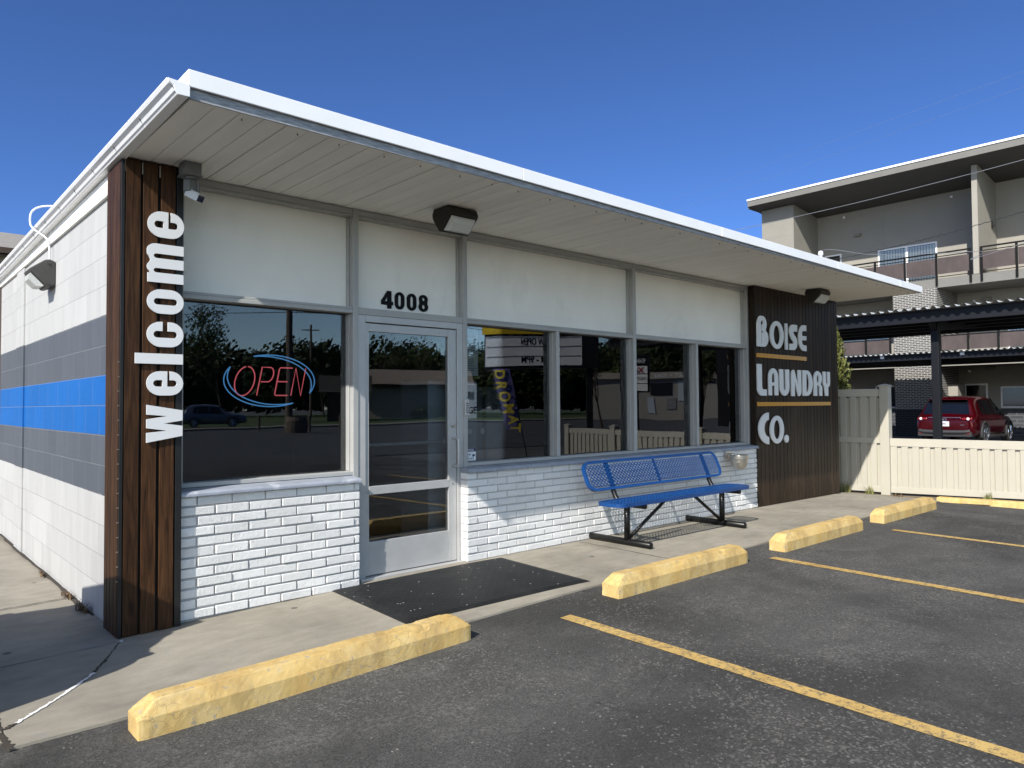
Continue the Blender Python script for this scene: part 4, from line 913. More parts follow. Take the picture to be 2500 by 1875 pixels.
# ------------------------------------------------------------------ carports
def carport(label, x0, x1, ya, yb, zb, zt, rise, posts, plates):
    t = thing('carport', label, 'carport', (x0, ya, 0), 'black steel carports')
    pitch = .184; n = int((yb-ya)/pitch)
    prof = []
    for i in range(n):
        y = ya+i*pitch; prof += [(y, .045), (y+.055, .045), (y+.09, 0), (y+.148, 0)]
    prof.append((ya+n*pitch, .045)); d = MB(); xs = (x0-.22, x1+.22); vs = []
    for x in xs:
        for y, q in prof: vs.append((x, y, zt+q+rise*(x-x0)))
    m_ = len(prof); fs = [(i, i+1, m_+i+1, m_+i) for i in range(m_-1)]
    v2 = [(a, b, c-.0025) for a, b, c in vs]; d.add(vs, fs); d.add(v2, [f[::-1] for f in fs])
    d.build('roof_deck', M['deck'], t, recalc=False)
    for x in (x0, x1):
        dz = rise*(x-x0); f_ = MB().box(x-.006, x+.006, ya, yb, zb+dz, zt+dz-.003).box(x+.006, x+.07, ya, yb, zb+dz, zb+dz+.012).build('fascia_beam', M['navy'], t)
        if x == x0:
            for y in plates: MB().box(x-.014, x-.008, y-.07, y+.07, zb+.10, zb+.27).build('stall_plate', M['whiteprint'], f_)
    for x in [x0+(x1-x0)*k for k in (.28, .52, .76)]:
        dz = rise*(x-x0); MB().box(x-.05, x+.05, ya, yb, zb+dz+.03, zt+dz-.004).build('purlin', M['navy'], t)
    for px, py in posts:
        MB().box(px-.075, px+.075, py-.075, py+.075, -.05, zb+.02+rise*(px-x0)).build('post', M['navy'], t, bevel=.01)
        dz = rise*(px-x0); MB().prism([(x0+.08, zb+.14), (px-.1, zb-.16+dz), (px+.1, zb-.16+dz), (x1-.08, zb+.14+rise*(x1-x0)), (x1-.08, zb+.22+rise*(x1-x0)), (x0+.08, zb+.22)], lambda a, q, y=py-.05: (a, y, q), lambda a, q, y=py+.05: (a, y, q)).build('arm', M['navy'], t)
    return t
carport('near black steel carport with wavy metal roof just beyond the cream fence', 15.5, 20.3, -9.0, 7.0, 3.11, 3.37, .028, [(16.05, .44), (16.05, -6.2), (16.05, 6.6)], [])
carport('far black steel carport with white stall plates along the apartment building', 27.5, 32.3, -8.0, 14.0, 2.97, 3.19, .0, [(28.6, 4.38), (28.6, -3.5), (28.6, 12.2)], [5.96, 3.28, .5])

# ------------------------------------------------------------------ cars
def suv(label, pos, rotz, paint_, plate, name='parked_car', group=None):
    t = thing(name, label, 'car', (0, 0, 0), group)
    XS = [0, .03, .10, .20, .46, .62, .9, 1.6, 2.4, 2.9, 3.42, 3.72, 4.3, 4.68, 4.86, 4.94]
    ZR = [.86, .97, 1.02, 1.08, 1.52, 1.63, 1.68, 1.71, 1.70, 1.63, 1.30, 1.09, 1.02, .93, .82, .70]
    BE = [.80, .90, .97, 1.01, 1.04, 1.04, 1.03, 1.02, 1.01, 1.0, .99, .985, .94, .86, .76, .66]
    ZB = [.42, .36, .31, .28, .26, .25, .25, .25, .25, .25, .25, .25, .26, .28, .33, .40]
    WB = [.80, .87, .91, .94, .965, .965, .965, .965, .965, .965, .965, .96, .93, .86, .76, .66]
    WR = [.74, .80, .80, .78, .70, .68, .68, .69, .69, .68, .70, .80, .80, .74, .64, .55]
    def sec(x):
        zr, be, zb, wb, wr = (interp(x, XS, q) for q in (ZR, BE, ZB, WB, WR))
        return [(0, zb), (wb*.86, zb), (wb*.965, zb+.10), (wb, .58), (wb*.985, be-.10), (wb*.955, be), (wr+.02, zr-.085), (wr*.93, zr-.02), (wr*.6, zr+.012), (0, zr+.022)]
    xs = sorted(set(XS+[.3, .38, 1.2, 2.0, 3.1, 3.25, 4.0, 4.5])); b = MB(); m_ = 19
    for x in xs:
        s_ = sec(x); ring = s_+[(-w, z) for w, z in s_[-2:0:-1]]; m_ = len(ring); b.v += [(x, w, z) for w, z in ring]
    for i in range(len(xs)-1):
        for j in range(m_): b.f.append((i*m_+j, (i+1)*m_+j, (i+1)*m_+(j+1) % m_, i*m_+(j+1) % m_))
    b.f += [tuple(range(m_)), tuple((len(xs)-1)*m_+j for j in range(m_))[::-1]]
    body = b.build('body', paint_, t, smooth=True)
    sd = body.modifiers.new('sub', 'SUBSURF'); sd.levels = sd.render_levels = 2
    # side windows
    for s_ in (-1, 1):
        for xa, xb, xc, xd in ((.86, 1.02, 1.26, 1.22), (1.32, 1.28, 2.16, 2.16), (2.24, 2.24, 3.30, 2.86)):   # bottom-left, top-left, bottom-right, top-right
            w = MB(); n = 6
            for i in range(n+1):
                for k in range(3):
                    f = .06+.86*k/2; x0 = xa+(xb-xa)*k/2; x1 = xc+(xd-xc)*k/2; x = x0+(x1-x0)*i/n; q = sec(x); p5, p6 = q[5], q[6]
                    w.v.append((x, s_*(p5[0]+(p6[0]-p5[0])*f+.006), p5[1]+(p6[1]-p5[1])*f+.004))
            for i in range(n):
                for k in range(2): w.f.append((i*3+k, (i+1)*3+k, (i+1)*3+k+1, i*3+k+1))
            w.build('side_window', M['carglass'], t, recalc=False)
    w = MB()
    for i in range(7):
        for j in range(9):
            x = .195+(.50-.195)*i/6; y = (-1+2*j/8)*(.73-.11*i/6); w.v.append((x-.022, y, interp(x, XS, ZR)-.004-.02*abs(y)**2+.012))
    for i in range(6):
        for j in range(8): w.f.append((i*9+j, i*9+j+1, (i+1)*9+j+1, (i+1)*9+j))
    w.build('rear_window', M['carglass'], t)
    MB().box(.30, .66, -.62, .62, 1.575, 1.60).build('spoiler', paint_, t, bevel=.01)
    w = MB()
    for i in range(5):
        for j in range(7):
            x = 2.93+.62*i/4; y = (-1+2*j/6)*(.63+.10*i/4); w.v.append((x+.012, y, interp(x, XS, ZR)+.018-.02*y*y))
    for i in range(4):
        for j in range(6): w.f.append((i*7+j, i*7+j+1, (i+1)*7+j+1, (i+1)*7+j))
    w.build('windscreen', M['carglass'], t)
    MB().tube(spl([(-.005, -.80, .50), (-.035, -.6, .47), (-.045, 0, .46), (-.035, .6, .47), (-.005, .80, .50)], 5), .075, 8).box(-.05, .3, -.84, .84, .30, .46).build('bumper', M['cladding'], t, bevel=.02)
    for s_ in (-1, 1):
        MB().box(-.06, -.02, s_*.62-.17, s_*.62+.17, .40, .45).build('reflector', M['tail'], t, bevel=.01)
        l_ = MB().box(-.012, .12, s_*.70-.15, s_*.70+.15, .885, .955).build('tail_light', M['tail'], t, bevel=.015)
        MB().lathe([(.05, 0), (.045, .012), (.02, .016)], (-.004, s_*.74, .92), 14, Matrix.Rotation(R(-90), 3, 'Y')).build('lamp', M['lampclear'], l_)
        MB().box(3.05, 3.2, s_*1.0-.11, s_*1.0+.11, 1.02, 1.15).build('wing_mirror', M['black'], t, bevel=.04)
        MB().tube([(3.12, s_*.88, 1.04), (3.12, s_*1.0, 1.06)], .02, 6).build('mirror_arm', M['black'], t)
        for wx in (1.02, 3.92):
            ar_ = [(wx+.43*math.cos(R(a)), s_*(.962), .37+.43*math.sin(R(a))) for a in range(-12, 193, 12)]
            MB().tube(ar_, .045, 6).build('arch_trim', M['cladding'], t)
            wh = MB().lathe([(.2, -.11), (.34, -.11), (.372, -.08), (.372, .08), (.34, .11), (.24, .115)], (wx, s_*.875, .37), 26, Matrix.Rotation(R(-90*s_), 3, 'X')).build('wheel', M['tyre'], t, smooth=False)
            rim = MB().lathe([(.06, .118), (.03, .125)], (wx, s_*.875, .37), 12, Matrix.Rotation(R(-90*s_), 3, 'X'))
            for k in range(10):
                a = R(36*k+6); rim.tube([(wx, s_*.993, .37), (wx+.245*math.cos(a), s_*.996, .37+.245*math.sin(a))], .022, 5)
            rim.tube([(wx+.245*math.cos(R(a)), s_*.99, .37+.245*math.sin(R(a))) for a in range(0, 360, 20)], .018, 6, closed=True).build('rim', M['chrome'], wh)
        MB().box(1.35, 3.55, s_*.955-.02, s_*.955+.02, .24, .33).build('side_sill', M['cladding'], t, bevel=.01)
        for dx in (1.62, 2.62): MB().box(dx-.1, dx+.1, s_*.972-.012, s_*.972+.012, .90, .925).build('door_handle', paint_, t, bevel=.006)
    MB().box(-.014, .01, -.50, .50, .955, .972).build('chrome_strip', M['chrome'], t, bevel=.004)
    if plate:
        p_ = MB().box(-.02, -.004, -.16, .16, .66, .83).build('licence_plate', M['plate'], t)
        text_mesh('1A 7872', .085, 'text', M['navytext'], m_frame((-.0205, .135, .715), (0, -1, 0), (0, 0, 1), (-1, 0, 0)), p_, .002, .02, .72)
        MB().tube([(-.018, .075*math.cos(R(a)), .89+.052*math.sin(R(a))) for a in range(0, 360, 20)], .008, 5, closed=True).tube([(-.018, -.06, .92), (-.018, 0, .875), (-.018, .06, .92)], .007, 5).build('emblem', M['chrome'], t)
        MB().box(-.01, .0, -.62, -.50, .70, .715).build('badge', M['chrome'], t)
    MB().tube([(.62, 0, 1.66), (.52, 0, 1.71)], [.03, .012], 6).build('antenna', paint_, t)
    t.location = pos; t.rotation_euler = (0, 0, rotz)
    return t
suv('glossy dark red family car parked nose in behind the black carport post', (26.9, 3.72, -.07), R(0), M['carred'], True)

# ------------------------------------------------------------------ apartment building
AP = thing('apartment_building', 'three storey grey apartment block with dark brick pier, rusted balcony panels and flat roof', 'building', (33.5, 4, 0))
XF, XW = 33.5, 36.1
part = lambda n, m, *bx: MB().box(*bx).build(n, M[m], AP)
part('back_wall', 'stucco2', XW, XW+3, -9, 14.05, 1.12, 11.35)
part('wainscot', 'dblock', XW-.04, XW+2.9, -9, 14.0, -.1, 1.115)
part('wall_ledge', 'stucco', XW-.06, XW, -9, 14.0, 1.116, 1.15)
p1 = part('corner_pier', 'stucco', XF, XW-.002, 12.37, 14.08, 0, 11.38)
part('joint_line', 'stuccodark', XF-.006, XF, 12.37, 14.08, 9.88, 9.90)
part('corner_pier', 'stucco2', XF, XW-.002, 4.33, 4.54, 6.79, 11.38); part('corner_pier', 'stucco2', XF, XW-.002, -4.2, -4.0, 6.79, 11.38)
bp = part('brick_pier', 'dbrick', XF-.05, XW-.003, 5.95, 7.74, 1.13, 6.385); part('brick_pier', 'dbrick2', XF-.052, XW-.004, 5.948, 7.742, -.1, 1.128)
part('brick_pier', 'dbrick', XF-.05, XW-.003, -2.6, -.8, 1.13, 6.385); part('corner_pier', 'dbrick', XF-.05, XW-.003, 12.4, 14.06, -.1, 6.385)
rfm = MB().prism([(32.6, 11.50), (32.6, 11.79), (39.5, 12.1), (39.5, 11.1), (36.1, 11.11)], lambda a, z: (a, -12, z), lambda a, z: (a, 14.32, z)).build('roof', M['soffitdark'], AP)
MB().box(32.56, 32.598, -12, 14.34, 11.50, 11.785).build('fascia', M['fascia'], rfm); MB().box(32.52, 32.62, -12, 14.36, 11.786, 11.87).build('roof_edge', M['whitemetal'], rfm)
MB().box(32.62, 39.5, 14.322, 14.35, 11.40, 11.785).build('fascia', M['fascia'], rfm)
part('floor_slab', 'fascia', XF+.02, XW-.005, -9, 14.0, 6.39, 6.78); part('floor_slab', 'fascia', XF+.12, XW-.006, -9, 13.98, 3.02, 3.32)
part('ceiling_band', 'stucco', XF+.05, XF+.118, -9, 12.3, 2.98, 3.08)
for i, y in enumerate((9.1, -.8)):
    part('wall_joint', 'stuccodark', XW-.004, XW, y-.01, y+.01, 6.8, 11.0)
def balcony(posts, ztop, zpt, zpb, zlow, drop):
    q = MB().box(XF-.04, XF+.005, min(posts)-.03, max(posts)+.03, ztop-.065, ztop).box(XF-.03, XF-.005, min(posts)-.03, max(posts)+.03, ztop-.20, ztop-.165).box(XF-.03, XF-.005, min(posts)-.03, max(posts)+.03, zpb-.13, zpb-.10).build('railing', M['rail'], AP)
    for y in posts:
        MB().box(XF-.055, XF-.004, y-.042, y+.042, zlow-drop, ztop-.002).build('railing_post', M['rail'], q)
    for a, b_ in zip(posts[:-1], posts[1:]): MB().box(XF-.012, XF-.002, min(a, b_)+.05, max(a, b_)-.05, zpb, zpt).build('balcony_panel', M['corten'], q)
balcony([12.2, 11.04, 9.77, 8.49, 7.215, 5.937, 4.64], 7.91, 7.66, 6.96, 6.8, .33); balcony([4.236, 2.994, 1.72, .44, -.84, -2.1, -3.4], 7.91, 7.66, 6.96, 6.8, .33)
balcony([12.2, 11.1, 10.06, 8.973, 7.90], 4.47, 4.29, 3.66, 3.35, .1); balcony([5.86, 4.79, 3.697, 2.6, 1.5, .4, -.7], 4.47, 4.29, 3.66, 3.35, .1)
def window(y0, y1, z0, z1, split=False, blinds=False, dark=True):
    w = MB(); t_ = .07
    w.box(XW-.03, XW, y0, y0+t_, z0, z1).box(XW-.03, XW, y1-t_, y1, z0, z1).box(XW-.03, XW, y0+t_, y1-t_, z1-t_, z1).box(XW-.03, XW, y0+t_, y1-t_, z0, z0+t_)
    if split: w.box(XW-.03, XW, (y0+y1)/2-.05, (y0+y1)/2+.05, z0+t_, z1-t_)
    f = w.build('window', M['whitemetal'], AP); MB().box(XW-.012, XW-.004, y0+t_, y1-t_, z0+t_, z1-t_).build('pane', M['aptglass'] if blinds else M['carglass'], f)
    if blinds:
        b = MB(); n = int((y1-y0)/.13)
        for i in range(n):
            y = y0+t_+.03+i*(y1-y0-2*t_)/n; b.add([(XW-.0035, y, z0+.1), (XW-.0015, y+.10, z0+.1), (XW-.0015, y+.10, z1-.1), (XW-.0035, y, z1-.1)], [(0, 1, 2, 3)])
        b.build('blind', M['blind'], f, recalc=False)
window(6.72, 9.36, 6.85, 8.93, True, True); window(11.15, 12.0, 8.0, 9.05); window(.2, 2.8, 6.85, 8.93, True, True)
window(4.82, 5.73, 1.16, 2.25); window(2.2, 4.33, 1.16, 2.10, True); window(8.1, 9.6, 1.16, 2.25)
window(8.9, 11.2, 3.36, 5.5, True, True); window(1.8, 4.0, 3.36, 5.5, True, True)
def wl_(y, z): MB().box(XW-.14, XW, y-.16, y+.16, z-.07, z+.07).prism([(-.20, -.02), (.20, -.02), (.12, .06), (-.12, .06)], lambda a, q: (XW-.17, y+a, z+q), lambda a, q: (XW-.14, y+a, z+q)).build('wall_lamp', M['stucco'], AP, bevel=.02)
for y, z in ((10.3, 9.85), (4.75, 6.0), (4.68, 2.92), (10.4, 5.9)): wl_(y, z)
for y, z in ((10.95, 10.95), (6.05, 10.95), (2.75, 10.95), (5.25, 6.05), (5.5, 2.9), (11.4, 5.9)): MB().lathe([(.02, -.09), (.06, -.06), (.06, 0), (.03, .03)], (XW-.09, y, z-.06), 10).build('sprinkler_head', M['whitemetal'], AP)
MB().box(35.3, 35.42, 4.29, 4.328, 8.98, 9.3).box(35.32, 35.40, 4.20, 4.289, 9.05, 9.2).build('wall_lamp', M['black'], AP, bevel=.01)
MB().box(34.6, 35.6, 5.56, 5.944, .0, 2.2).build('side_door', M['stucco2'], AP, bevel=.01)

# ------------------------------------------------------------------ overhead wires
def wire(pts, r, label, mat='wire', n=6, wob=0):
    P = spl(pts, n)
    if wob: P = [(x, y, z+(wob if i % 2 else -wob)) for i, (x, y, z) in enumerate(P)]
    o = MB().tube(P, r, 5).build('overhead_wire', M[mat]); return tag(o, label, 'wire', 'overhead wires')
ln_ = lambda ys, f: [(14, y, f(y)) for y in ys]
wire(ln_([20, 14, 9, 5, 2, 0, -2, -5, -9, -14], lambda y: 5.561+(-.0248-.011*2.189)*(y-.658)+.0055*(y*y-.658**2)), .006, 'pale overhead wire crossing the upper balconies of the apartment block', 'wirepale')
wire(ln_([4, 3, 2, 1, 0, -1, -2, -4, -7], lambda y: 4.442+(-.0761-.0398*.6475)*(y-1.534)+.0199*(y*y-1.534**2)), .007, 'thick dark twisted overhead wire passing in front of the sliding door', 'wire', 14, .008)
wire(ln_([20, 8, 0, -14], lambda y: 6.774-.0885*(y-3.697)), .0014, 'thin overhead wire against the blue sky, topmost over the roof', 'wirepale')
wire(ln_([20, 8, 0, -14], lambda y: 6.466-.0945*(y-3.70)), .0014, 'thin overhead wire just under the topmost one in the sky', 'wirepale')
SM = thing('service_mast', 'short white service mast with cable on the laundromat roof at its far end', 'mast', (9.0, -.356, 3.1))
MB().tube([(9, -.356, 3.06), (9, -.356, 3.56)], .022, 10).lathe([(.03, 0), (.036, .02), (.03, .06), (.01, .07)], (9, -.356, 3.53), 12).build('mast_pipe', M['conduit'], SM)
MB().tube(spl([(9, -.356, 3.52), (9, -.40, 3.6), (9, -.6, 3.57), (9, -1.138, 3.42), (9, -2.326, 3.275), (9, -2.8, 3.295), (9, -9, 4.6)], 8), .0035, 5).build('cable', M['wirepale'], SM)

# ------------------------------------------------------------------ house behind on the left
HB = thing('neighbour_house', 'brown grey house whose shingled roof shows behind the gutter at the far left', 'building', (0, 17, 0))
MB().box(-9, 5, 16.4, 22, -.1, 5.2).build('wall', M['siding'], HB)
MB().prism([(15.9, 5.29), (19.1, 6.28), (22.5, 5.29), (22.5, 5.2), (19.1, 6.15), (15.9, 5.2)], lambda a, z: (-9.5, a, z), lambda a, z: (5.5, a, z)).build('roof', M['greyroof'], HB)
MB().box(-9.5, 5.5, 15.86, 15.898, 5.14, 5.28).build('fascia', M['brownwall'], HB)

# ------------------------------------------------------------------ across the street (seen mirrored in the glass, standing behind the camera)
CP = Vector((-1.241, 5.309, 1.416))
def BP(a, m, d): return CP+Vector((math.sin(R(a)), math.cos(R(a)), m))*d
def bframe(a): return Vector((math.cos(R(a)), -math.sin(R(a)), 0)), Vector((0, 0, 1)), Vector((-math.sin(R(a)), -math.cos(R(a)), 0))
def bbox(n, mat, parent, a0, a1, m0, m1, d, depth=.1, off=0., amid=None):
    """upright board facing the windows between two azimuths (a0<a1) and two slopes"""
    am = amid or (a0+a1)/2; u, v, nn = bframe(am); c = BP(am, 0, d)
    x0, x1 = math.tan(R(a0-am))*d, math.tan(R(a1-am))*d; z0, z1 = m0*d, m1*d
    mt_ = Matrix(((u.x, 0, nn.x, c.x), (u.y, 0, nn.y, c.y), (u.z, 1, nn.z, c.z), (0, 0, 0, 1)))
    return MB().box(x0, x1, z0, z1, -depth+off, off, mt_).build(n, M[mat], parent)
def btext(body, parent, mat, a0, m0, height, d, am, bold=.03, sx=1.0, off=.01, aend=None):
    u, v, nn = bframe(am); c = BP(am, 0, d); o_ = c+u*math.tan(R(a0-am))*d+v*(m0*d)+nn*off
    if aend is not None:
        sx = -(math.tan(R(aend-am))-math.tan(R(a0-am)))*d
    return text_mesh(body, height*1.4, 'text', M[mat], (o_, u, v, nn), parent, .004, bold, sx)
D1 = 22.0; AM = 136.3
MS = thing('marquee_sign', 'white reader board sign NOW OPEN 8AM - 9PM with a yellow top, across the lot', 'sign', tuple(BP(AM, 0, D1)-Vector((0, 0, 1.4))))
bbox('sign_box', 'black', MS, 131.2, 140.2, .050, .155, D1, .5, -.02, AM); fce = bbox('reader_face', 'signwhite', MS, 132.5, 140.1, .054, .0945, D1, .02, 0, AM); bbox('header', 'yellow', MS, 131.6, 140.4, .0975, .150, D1, .05, .03, AM)
for m_ in (.0668, .0805, .0930): bbox('letter_rail', 'greyprint', fce, 132.6, 140.0, m_, m_+.0010, D1, .012, .012, AM)
btext('NOW OPEN', MS, 'letterblack', 134.78, .0830, .0092*D1, D1, AM, .02, 1, .004, 137.36); btext('8AM - 9PM', MS, 'letterblack', 134.72, .0578, .0100*D1, D1, AM, .02, 1, .004, 137.34)
for a in (134.6, 131.9): bbox('sign_post', 'black', MS, a-.25, a+.25, -.066, .06, D1, .2, -.15, AM)
D2 = 20.5
FL = thing('feather_flag', 'purple feather flag with big yellow letters leaning beside the reader board', 'flag', tuple(BP(137, -.07, D2)))
amf = 138.2; u, v, nn = bframe(amf); cc = BP(amf, 0, D2)
def fp(a, m, off=0): return cc+u*math.tan(R(a-amf))*D2+v*(m*D2)+nn*off
L_ = [(139.43, .0505), (139.42, .049), (139.25, .03), (138.88, 0), (138.62, -.022), (138.48, -.0326)]; R__ = [(138.2, .0505), (138.18, .0498), (137.95, .03), (137.72, .004), (137.45, -.02), (137.26, -.0363)]
b = MB()
for i in range(6):
    for k, (a, m_) in enumerate((L_[i], R__[i])):
        for off in (0, -.006): b.v.append(tuple(fp(a, m_, off+.03*math.sin(i*1.3))))
for i in range(5): b.f += [(4*i, 4*i+4, 4*i+6, 4*i+2), (4*i+1, 4*i+3, 4*i+7, 4*i+5)]
b.build('banner', M['purple'], FL, recalc=False)
for ch, a, m_ in (('D', 139.0, .043), ('R', 138.88, .028), ('O', 138.68, .0125), ('M', 138.4, -.004), ('A', 138.05, -.0195), ('T', 137.85, -.031)):
    o_ = fp(a, m_, .05); text_mesh(ch, .019*D2, 'letter', M['yellowtext'], (o_+u*.10, -v, -u, nn), FL, .01, .03, .95, 'CENTER')
MB().tube([tuple(fp(a, m_, -.01)) for a, m_ in ((138.3, .052), (137.95, .03), (137.45, -.02), (137.2, -.045), (136.95, -.0712))], .014, 6).build('pole', M['black'], FL)
D3 = 30.0; AM3 = 128.5
CS = thing('shop_directory_sign', 'black shop directory sign with white name panels, by the street corner', 'sign', tuple(BP(AM3, -.047, D3)))
bbox('sign_box', 'black', CS, 127.25, 129.7, .016, .067, D3, .3, -.02, AM3)
btext('KHA  COFFEE', CS, 'letterwhite', 127.62, .0563, .0060*D3, D3, AM3, .03, 1, .012, 129.55)
for m0, m1 in ((.0424, .0524), (.0292, .0412), (.018, .0282)): bbox('name_panel', 'signwhite', CS, 127.45, 129.6, m0, m1, D3, .02, .0, AM3)
btext('X', CS, 'redprint', 127.75, .0435, .0075*D3, D3, AM3, .03); btext('LA', CS, 'letterblack', 128.15, .0445, .0045*D3, D3, AM3, .02); btext('NO', CS, 'greyprint', 127.6, .0335, .005*D3, D3, AM3, .0); btext('Y', CS, 'greyprint', 129.2, .0335, .005*D3, D3, AM3, .0)
bbox('sign_post', 'black', CS, 128.2, 128.8, -.049, .017, D3, .2, -.06, AM3)
D4 = 74.0; AM4 = 126.5
SB = thing('stove_shop', 'white shop across the street with posters and PELLET GAS lettering', 'building', tuple(BP(AM4, -.02, D4)))
wl4 = bbox('wall', 'stucco2', SB, 121.5, 132.0, -.0205, .0345, D4, 12, 0, AM4); bbox('fascia', 'siding', SB, 121.4, 132.1, .0346, .0436, D4, 12.4, .4, AM4)
btext('PELLET  •  GAS', SB, 'letterwhite', 124.05, .0366, .0046*D4, D4, AM4, .02, 1, .42, 126.92)
for a0, a1, m0, m1, mt_ in ((125.7, 127.2, .0124, .0283, 'black'), (124.55, 125.23, .0053, .0325, 'machine'), (125.39, 126.09, -.005, .009, 'greyprint'), (126.96, 127.49, -.0119, .0088, 'machine'), (128.6, 129.2, -.004, .012, 'greyprint')): bbox('wall_poster', mt_, SB, a0, a1, m0, m1, D4, .06, .07, AM4)
D5 = 92.0; AM5 = 146.3
HS = thing('brown_roof_house', 'long low pale building with brown shingle roof across the street', 'building', tuple(BP(AM5, -.015, D5)))
bbox('wall', 'siding', HS, 141.6, 151.0, -.0160, .03, D5, 9, 0, AM5); bbox('eave_wall', 'brownwall', HS, 141.3, 151.2, .0235, .028, D5, 1.2, 1.0, AM5)
u, v, nn = bframe(AM5); c = BP(AM5, 0, D5); x0, x1 = math.tan(R(-5.2))*D5, math.tan(R(5.2))*D5
MB().prism([(1.6, .028*D5), (-5, .052*D5), (-11, .028*D5), (-5, .049*D5)], lambda a, z: tuple(c+u*x0+nn*a+v*z), lambda a, z: tuple(c+u*x1+nn*a+v*z)).build('roof', M['shingle'], HS)
HT = thing('tan_house', 'small house with a wide brown hipped roof and pale eave behind the leaning poles', 'building', tuple(BP(151.5, -.015, 80)))
bbox('wall', 'brownwall', HT, 149.3, 152.4, -.0185, .02, 78, 8, 0, 151); bbox('roof', 'shingle', HT, 149.0, 152.9, .020, .040, 78, 9, .4, 151); bbox('eave', 'stucco2', HT, 149.0, 153.0, .0185, .0198, 78, 9, .6, 151)
suv('blue grey family car passing on the far side of the street', (BP(162.6, 0, 62).x, BP(162.6, 0, 62).y, -.05), R(20), M['carblue'], False, 'passing_car')
def pole(label, a, d, h, r=.16, arm=True, grp='utility poles'):
    p = BP(a, 0, d); t = thing('utility_pole', label, 'pole', (p.x, p.y, 0), grp)
    MB().tube([(p.x, p.y, -.1), (p.x, p.y, h)], [r, r*.7], 10).build('pole_shaft', M['pole'], t)
    if arm:
        u, v, nn = bframe(a); MB().tube([tuple(Vector((p.x, p.y, h-.7))-u*1.2), tuple(Vector((p.x, p.y, h-.7))+u*1.2)], .07, 6).build('cross_arm', M['pole'], t)
    return p
pa = pole('thick near utility pole rising from a planter barrel', 155.0, 44, 11.5, .22); pb = pole('thin far utility pole with a cross arm among the trees', 153.5, 108, 13.0, .2)
p = BP(154.5, 0, 43.5); o = MB().lathe([(.55, 0), (.62, .3), (.62, .7), (.52, .95), (.4, .93)], (p.x, p.y, -.06), 18).build('planter_barrel', M['pole']); tag(o, 'wide wooden barrel at the foot of the near utility pole', 'barrel')
for a, d, lb in ((153.6, 46, 'thin post right beside the wooden barrel'), (151.4, 46, 'thin post standing alone farther from the barrel'), (157.2, 50, 'thin post between the passing car and the barrel')):
    p = BP(a, 0, d); o = MB().lathe([(.09, 0), (.09, .95), (.05, 1.0)], (p.x, p.y, -.06), 10).build('bollard', M['pole']); tag(o, lb, 'bollard', 'bollards by the far kerb')
for i, (z0, z1, lb) in enumerate(((9.3, 10.6, 'upper street wire between the near utility pole and the left'), (8.2, 9.4, 'middle street wire running from the near utility pole'), (6.8, 7.2, 'lowest street wire beside the near utility pole'))):
    q = BP(170, 0, 60); q2 = BP(120, 0, 60); o = MB().tube(spl([(q.x-10, q.y-8, z1), (pa.x, pa.y, z0), ((pa.x+q2.x)/2, (pa.y+q2.y)/2, z0-.7), (q2.x, q2.y, z0+.3)], 8), .02, 5).build('street_wire', M['wire']); tag(o, lb, 'wire', 'street wires')
def tp(a, d): q = BP(a, 0, d); return (q.x, q.y, -.05)
tree('bare_tree', 'tall half bare spring tree behind the passing car', tp(159.6, 78), 12.5, .75, M['leaf'], 11, 2200, .16)
tree('round_tree', 'dark leafy tree behind the thin far pole', tp(152.6, 112), 11.5, .8, M['leafdark'], 12, 2600, .3)
tree('round_tree', 'dark leafy tree behind the small brown roofed house', tp(150.3, 115), 10.5, .85, M['leafdark'], 13, 2600, .3)
tree('bare_tree', 'bare branching tree behind the left end of the long pale building', tp(147.6, 116), 13, .8, M['leaf'], 14, 1000, .16)
tree('bare_tree', 'bare branching tree behind the right half of the long pale building', tp(144.4, 118), 13, .8, M['leaf'], 15, 1300, .16)
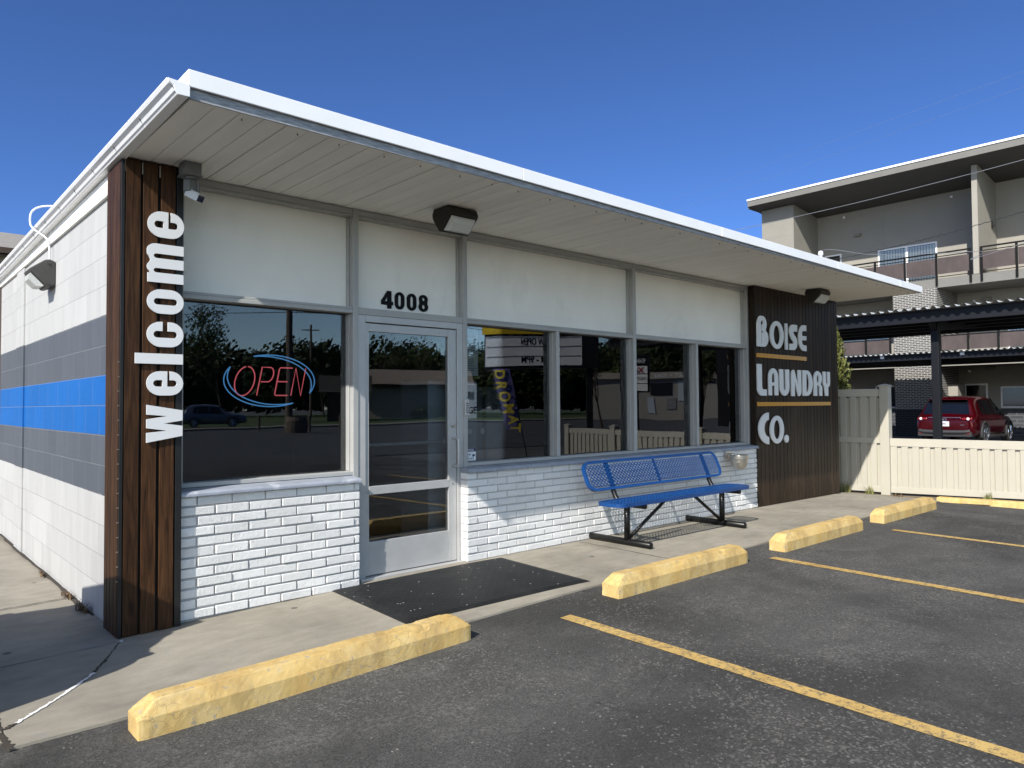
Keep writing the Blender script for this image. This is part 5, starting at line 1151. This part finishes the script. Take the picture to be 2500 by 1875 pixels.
tree('bare_tree', 'bare branching tree hidden half behind the reader board', tp(141.3, 116), 12.5, .8, M['leaf'], 16, 1200, .16)
tree('slender_tree', 'slender leafy young tree left of the shop directory sign', tp(130.9, 37), 5.2, .42, M['leafdark'], 17, 2600, .075, trunk=.07)
tree('slender_tree', 'slender leafy young tree in front of the white stove shop end', tp(123.6, 38), 4.6, .38, M['leafdark'], 18, 2400, .075, trunk=.07)
tree('round_tree', 'tall dark tree rising behind the stove shop roof', tp(125.3, 102), 12, .6, M['leafdark'], 19, 2600, .26)
tree('bare_tree', 'thin bare tree above the stove shop fascia', tp(127.0, 104), 10, .7, M['leaf'], 20, 700, .14)
tree('round_tree', 'broad tree behind the shop directory sign', tp(129.2, 108), 10.5, .8, M['leaf'], 21, 2200, .26)
tree('round_tree', 'broad tree far behind the reader board', tp(134.5, 110), 8.5, .8, M['leaf'], 22, 2200, .26)
rnd = random.Random(9); b = MB()
for i in range(60):
    a = 117+i*.8; d = 128+rnd.uniform(-6, 10); q = BP(a, 0, d); hh = rnd.uniform(10, 15.5); r_ = hh*.40
    leafball(b, (q.x, q.y, hh*.46), r_*.92, 420, .85, rnd, 1.1); leafball(b, (q.x, q.y, hh*.5), r_*1.0, 520, .40, rnd, 1.1)
o = b.build('far_trees', M['leafdark'], recalc=False); tag(o, kind='stuff')
rnd = random.Random(3); b = MB(); q = BP(144.9, 0, 84)
leafball(b, (q.x, q.y, .5), 1.7, 900, .16, rnd, .5); o = b.build('round_shrub', M['leafdark'], recalc=False); tag(o, 'low dark shrub before the long pale building', 'shrub')
DK = thing('dark_truck', 'tall dark parked truck seen at the right end of the window reflections', 'truck', tp(121.6, 30))
bbox('cargo_box', 'black', DK, 121.0, 122.3, -.03, .12, 30, 3, 0, 121.6); bbox('cab', 'navy', DK, 120.2, 121.0, -.03, .06, 30, 2, 0, 121.6)
# vehicle left of the frame whose shadow falls on the corner of the walkway
suv('dark family car parked beside the striped wall, left of the column', (-1.333, -.193, -.02), R(197), M['carblue'], False)
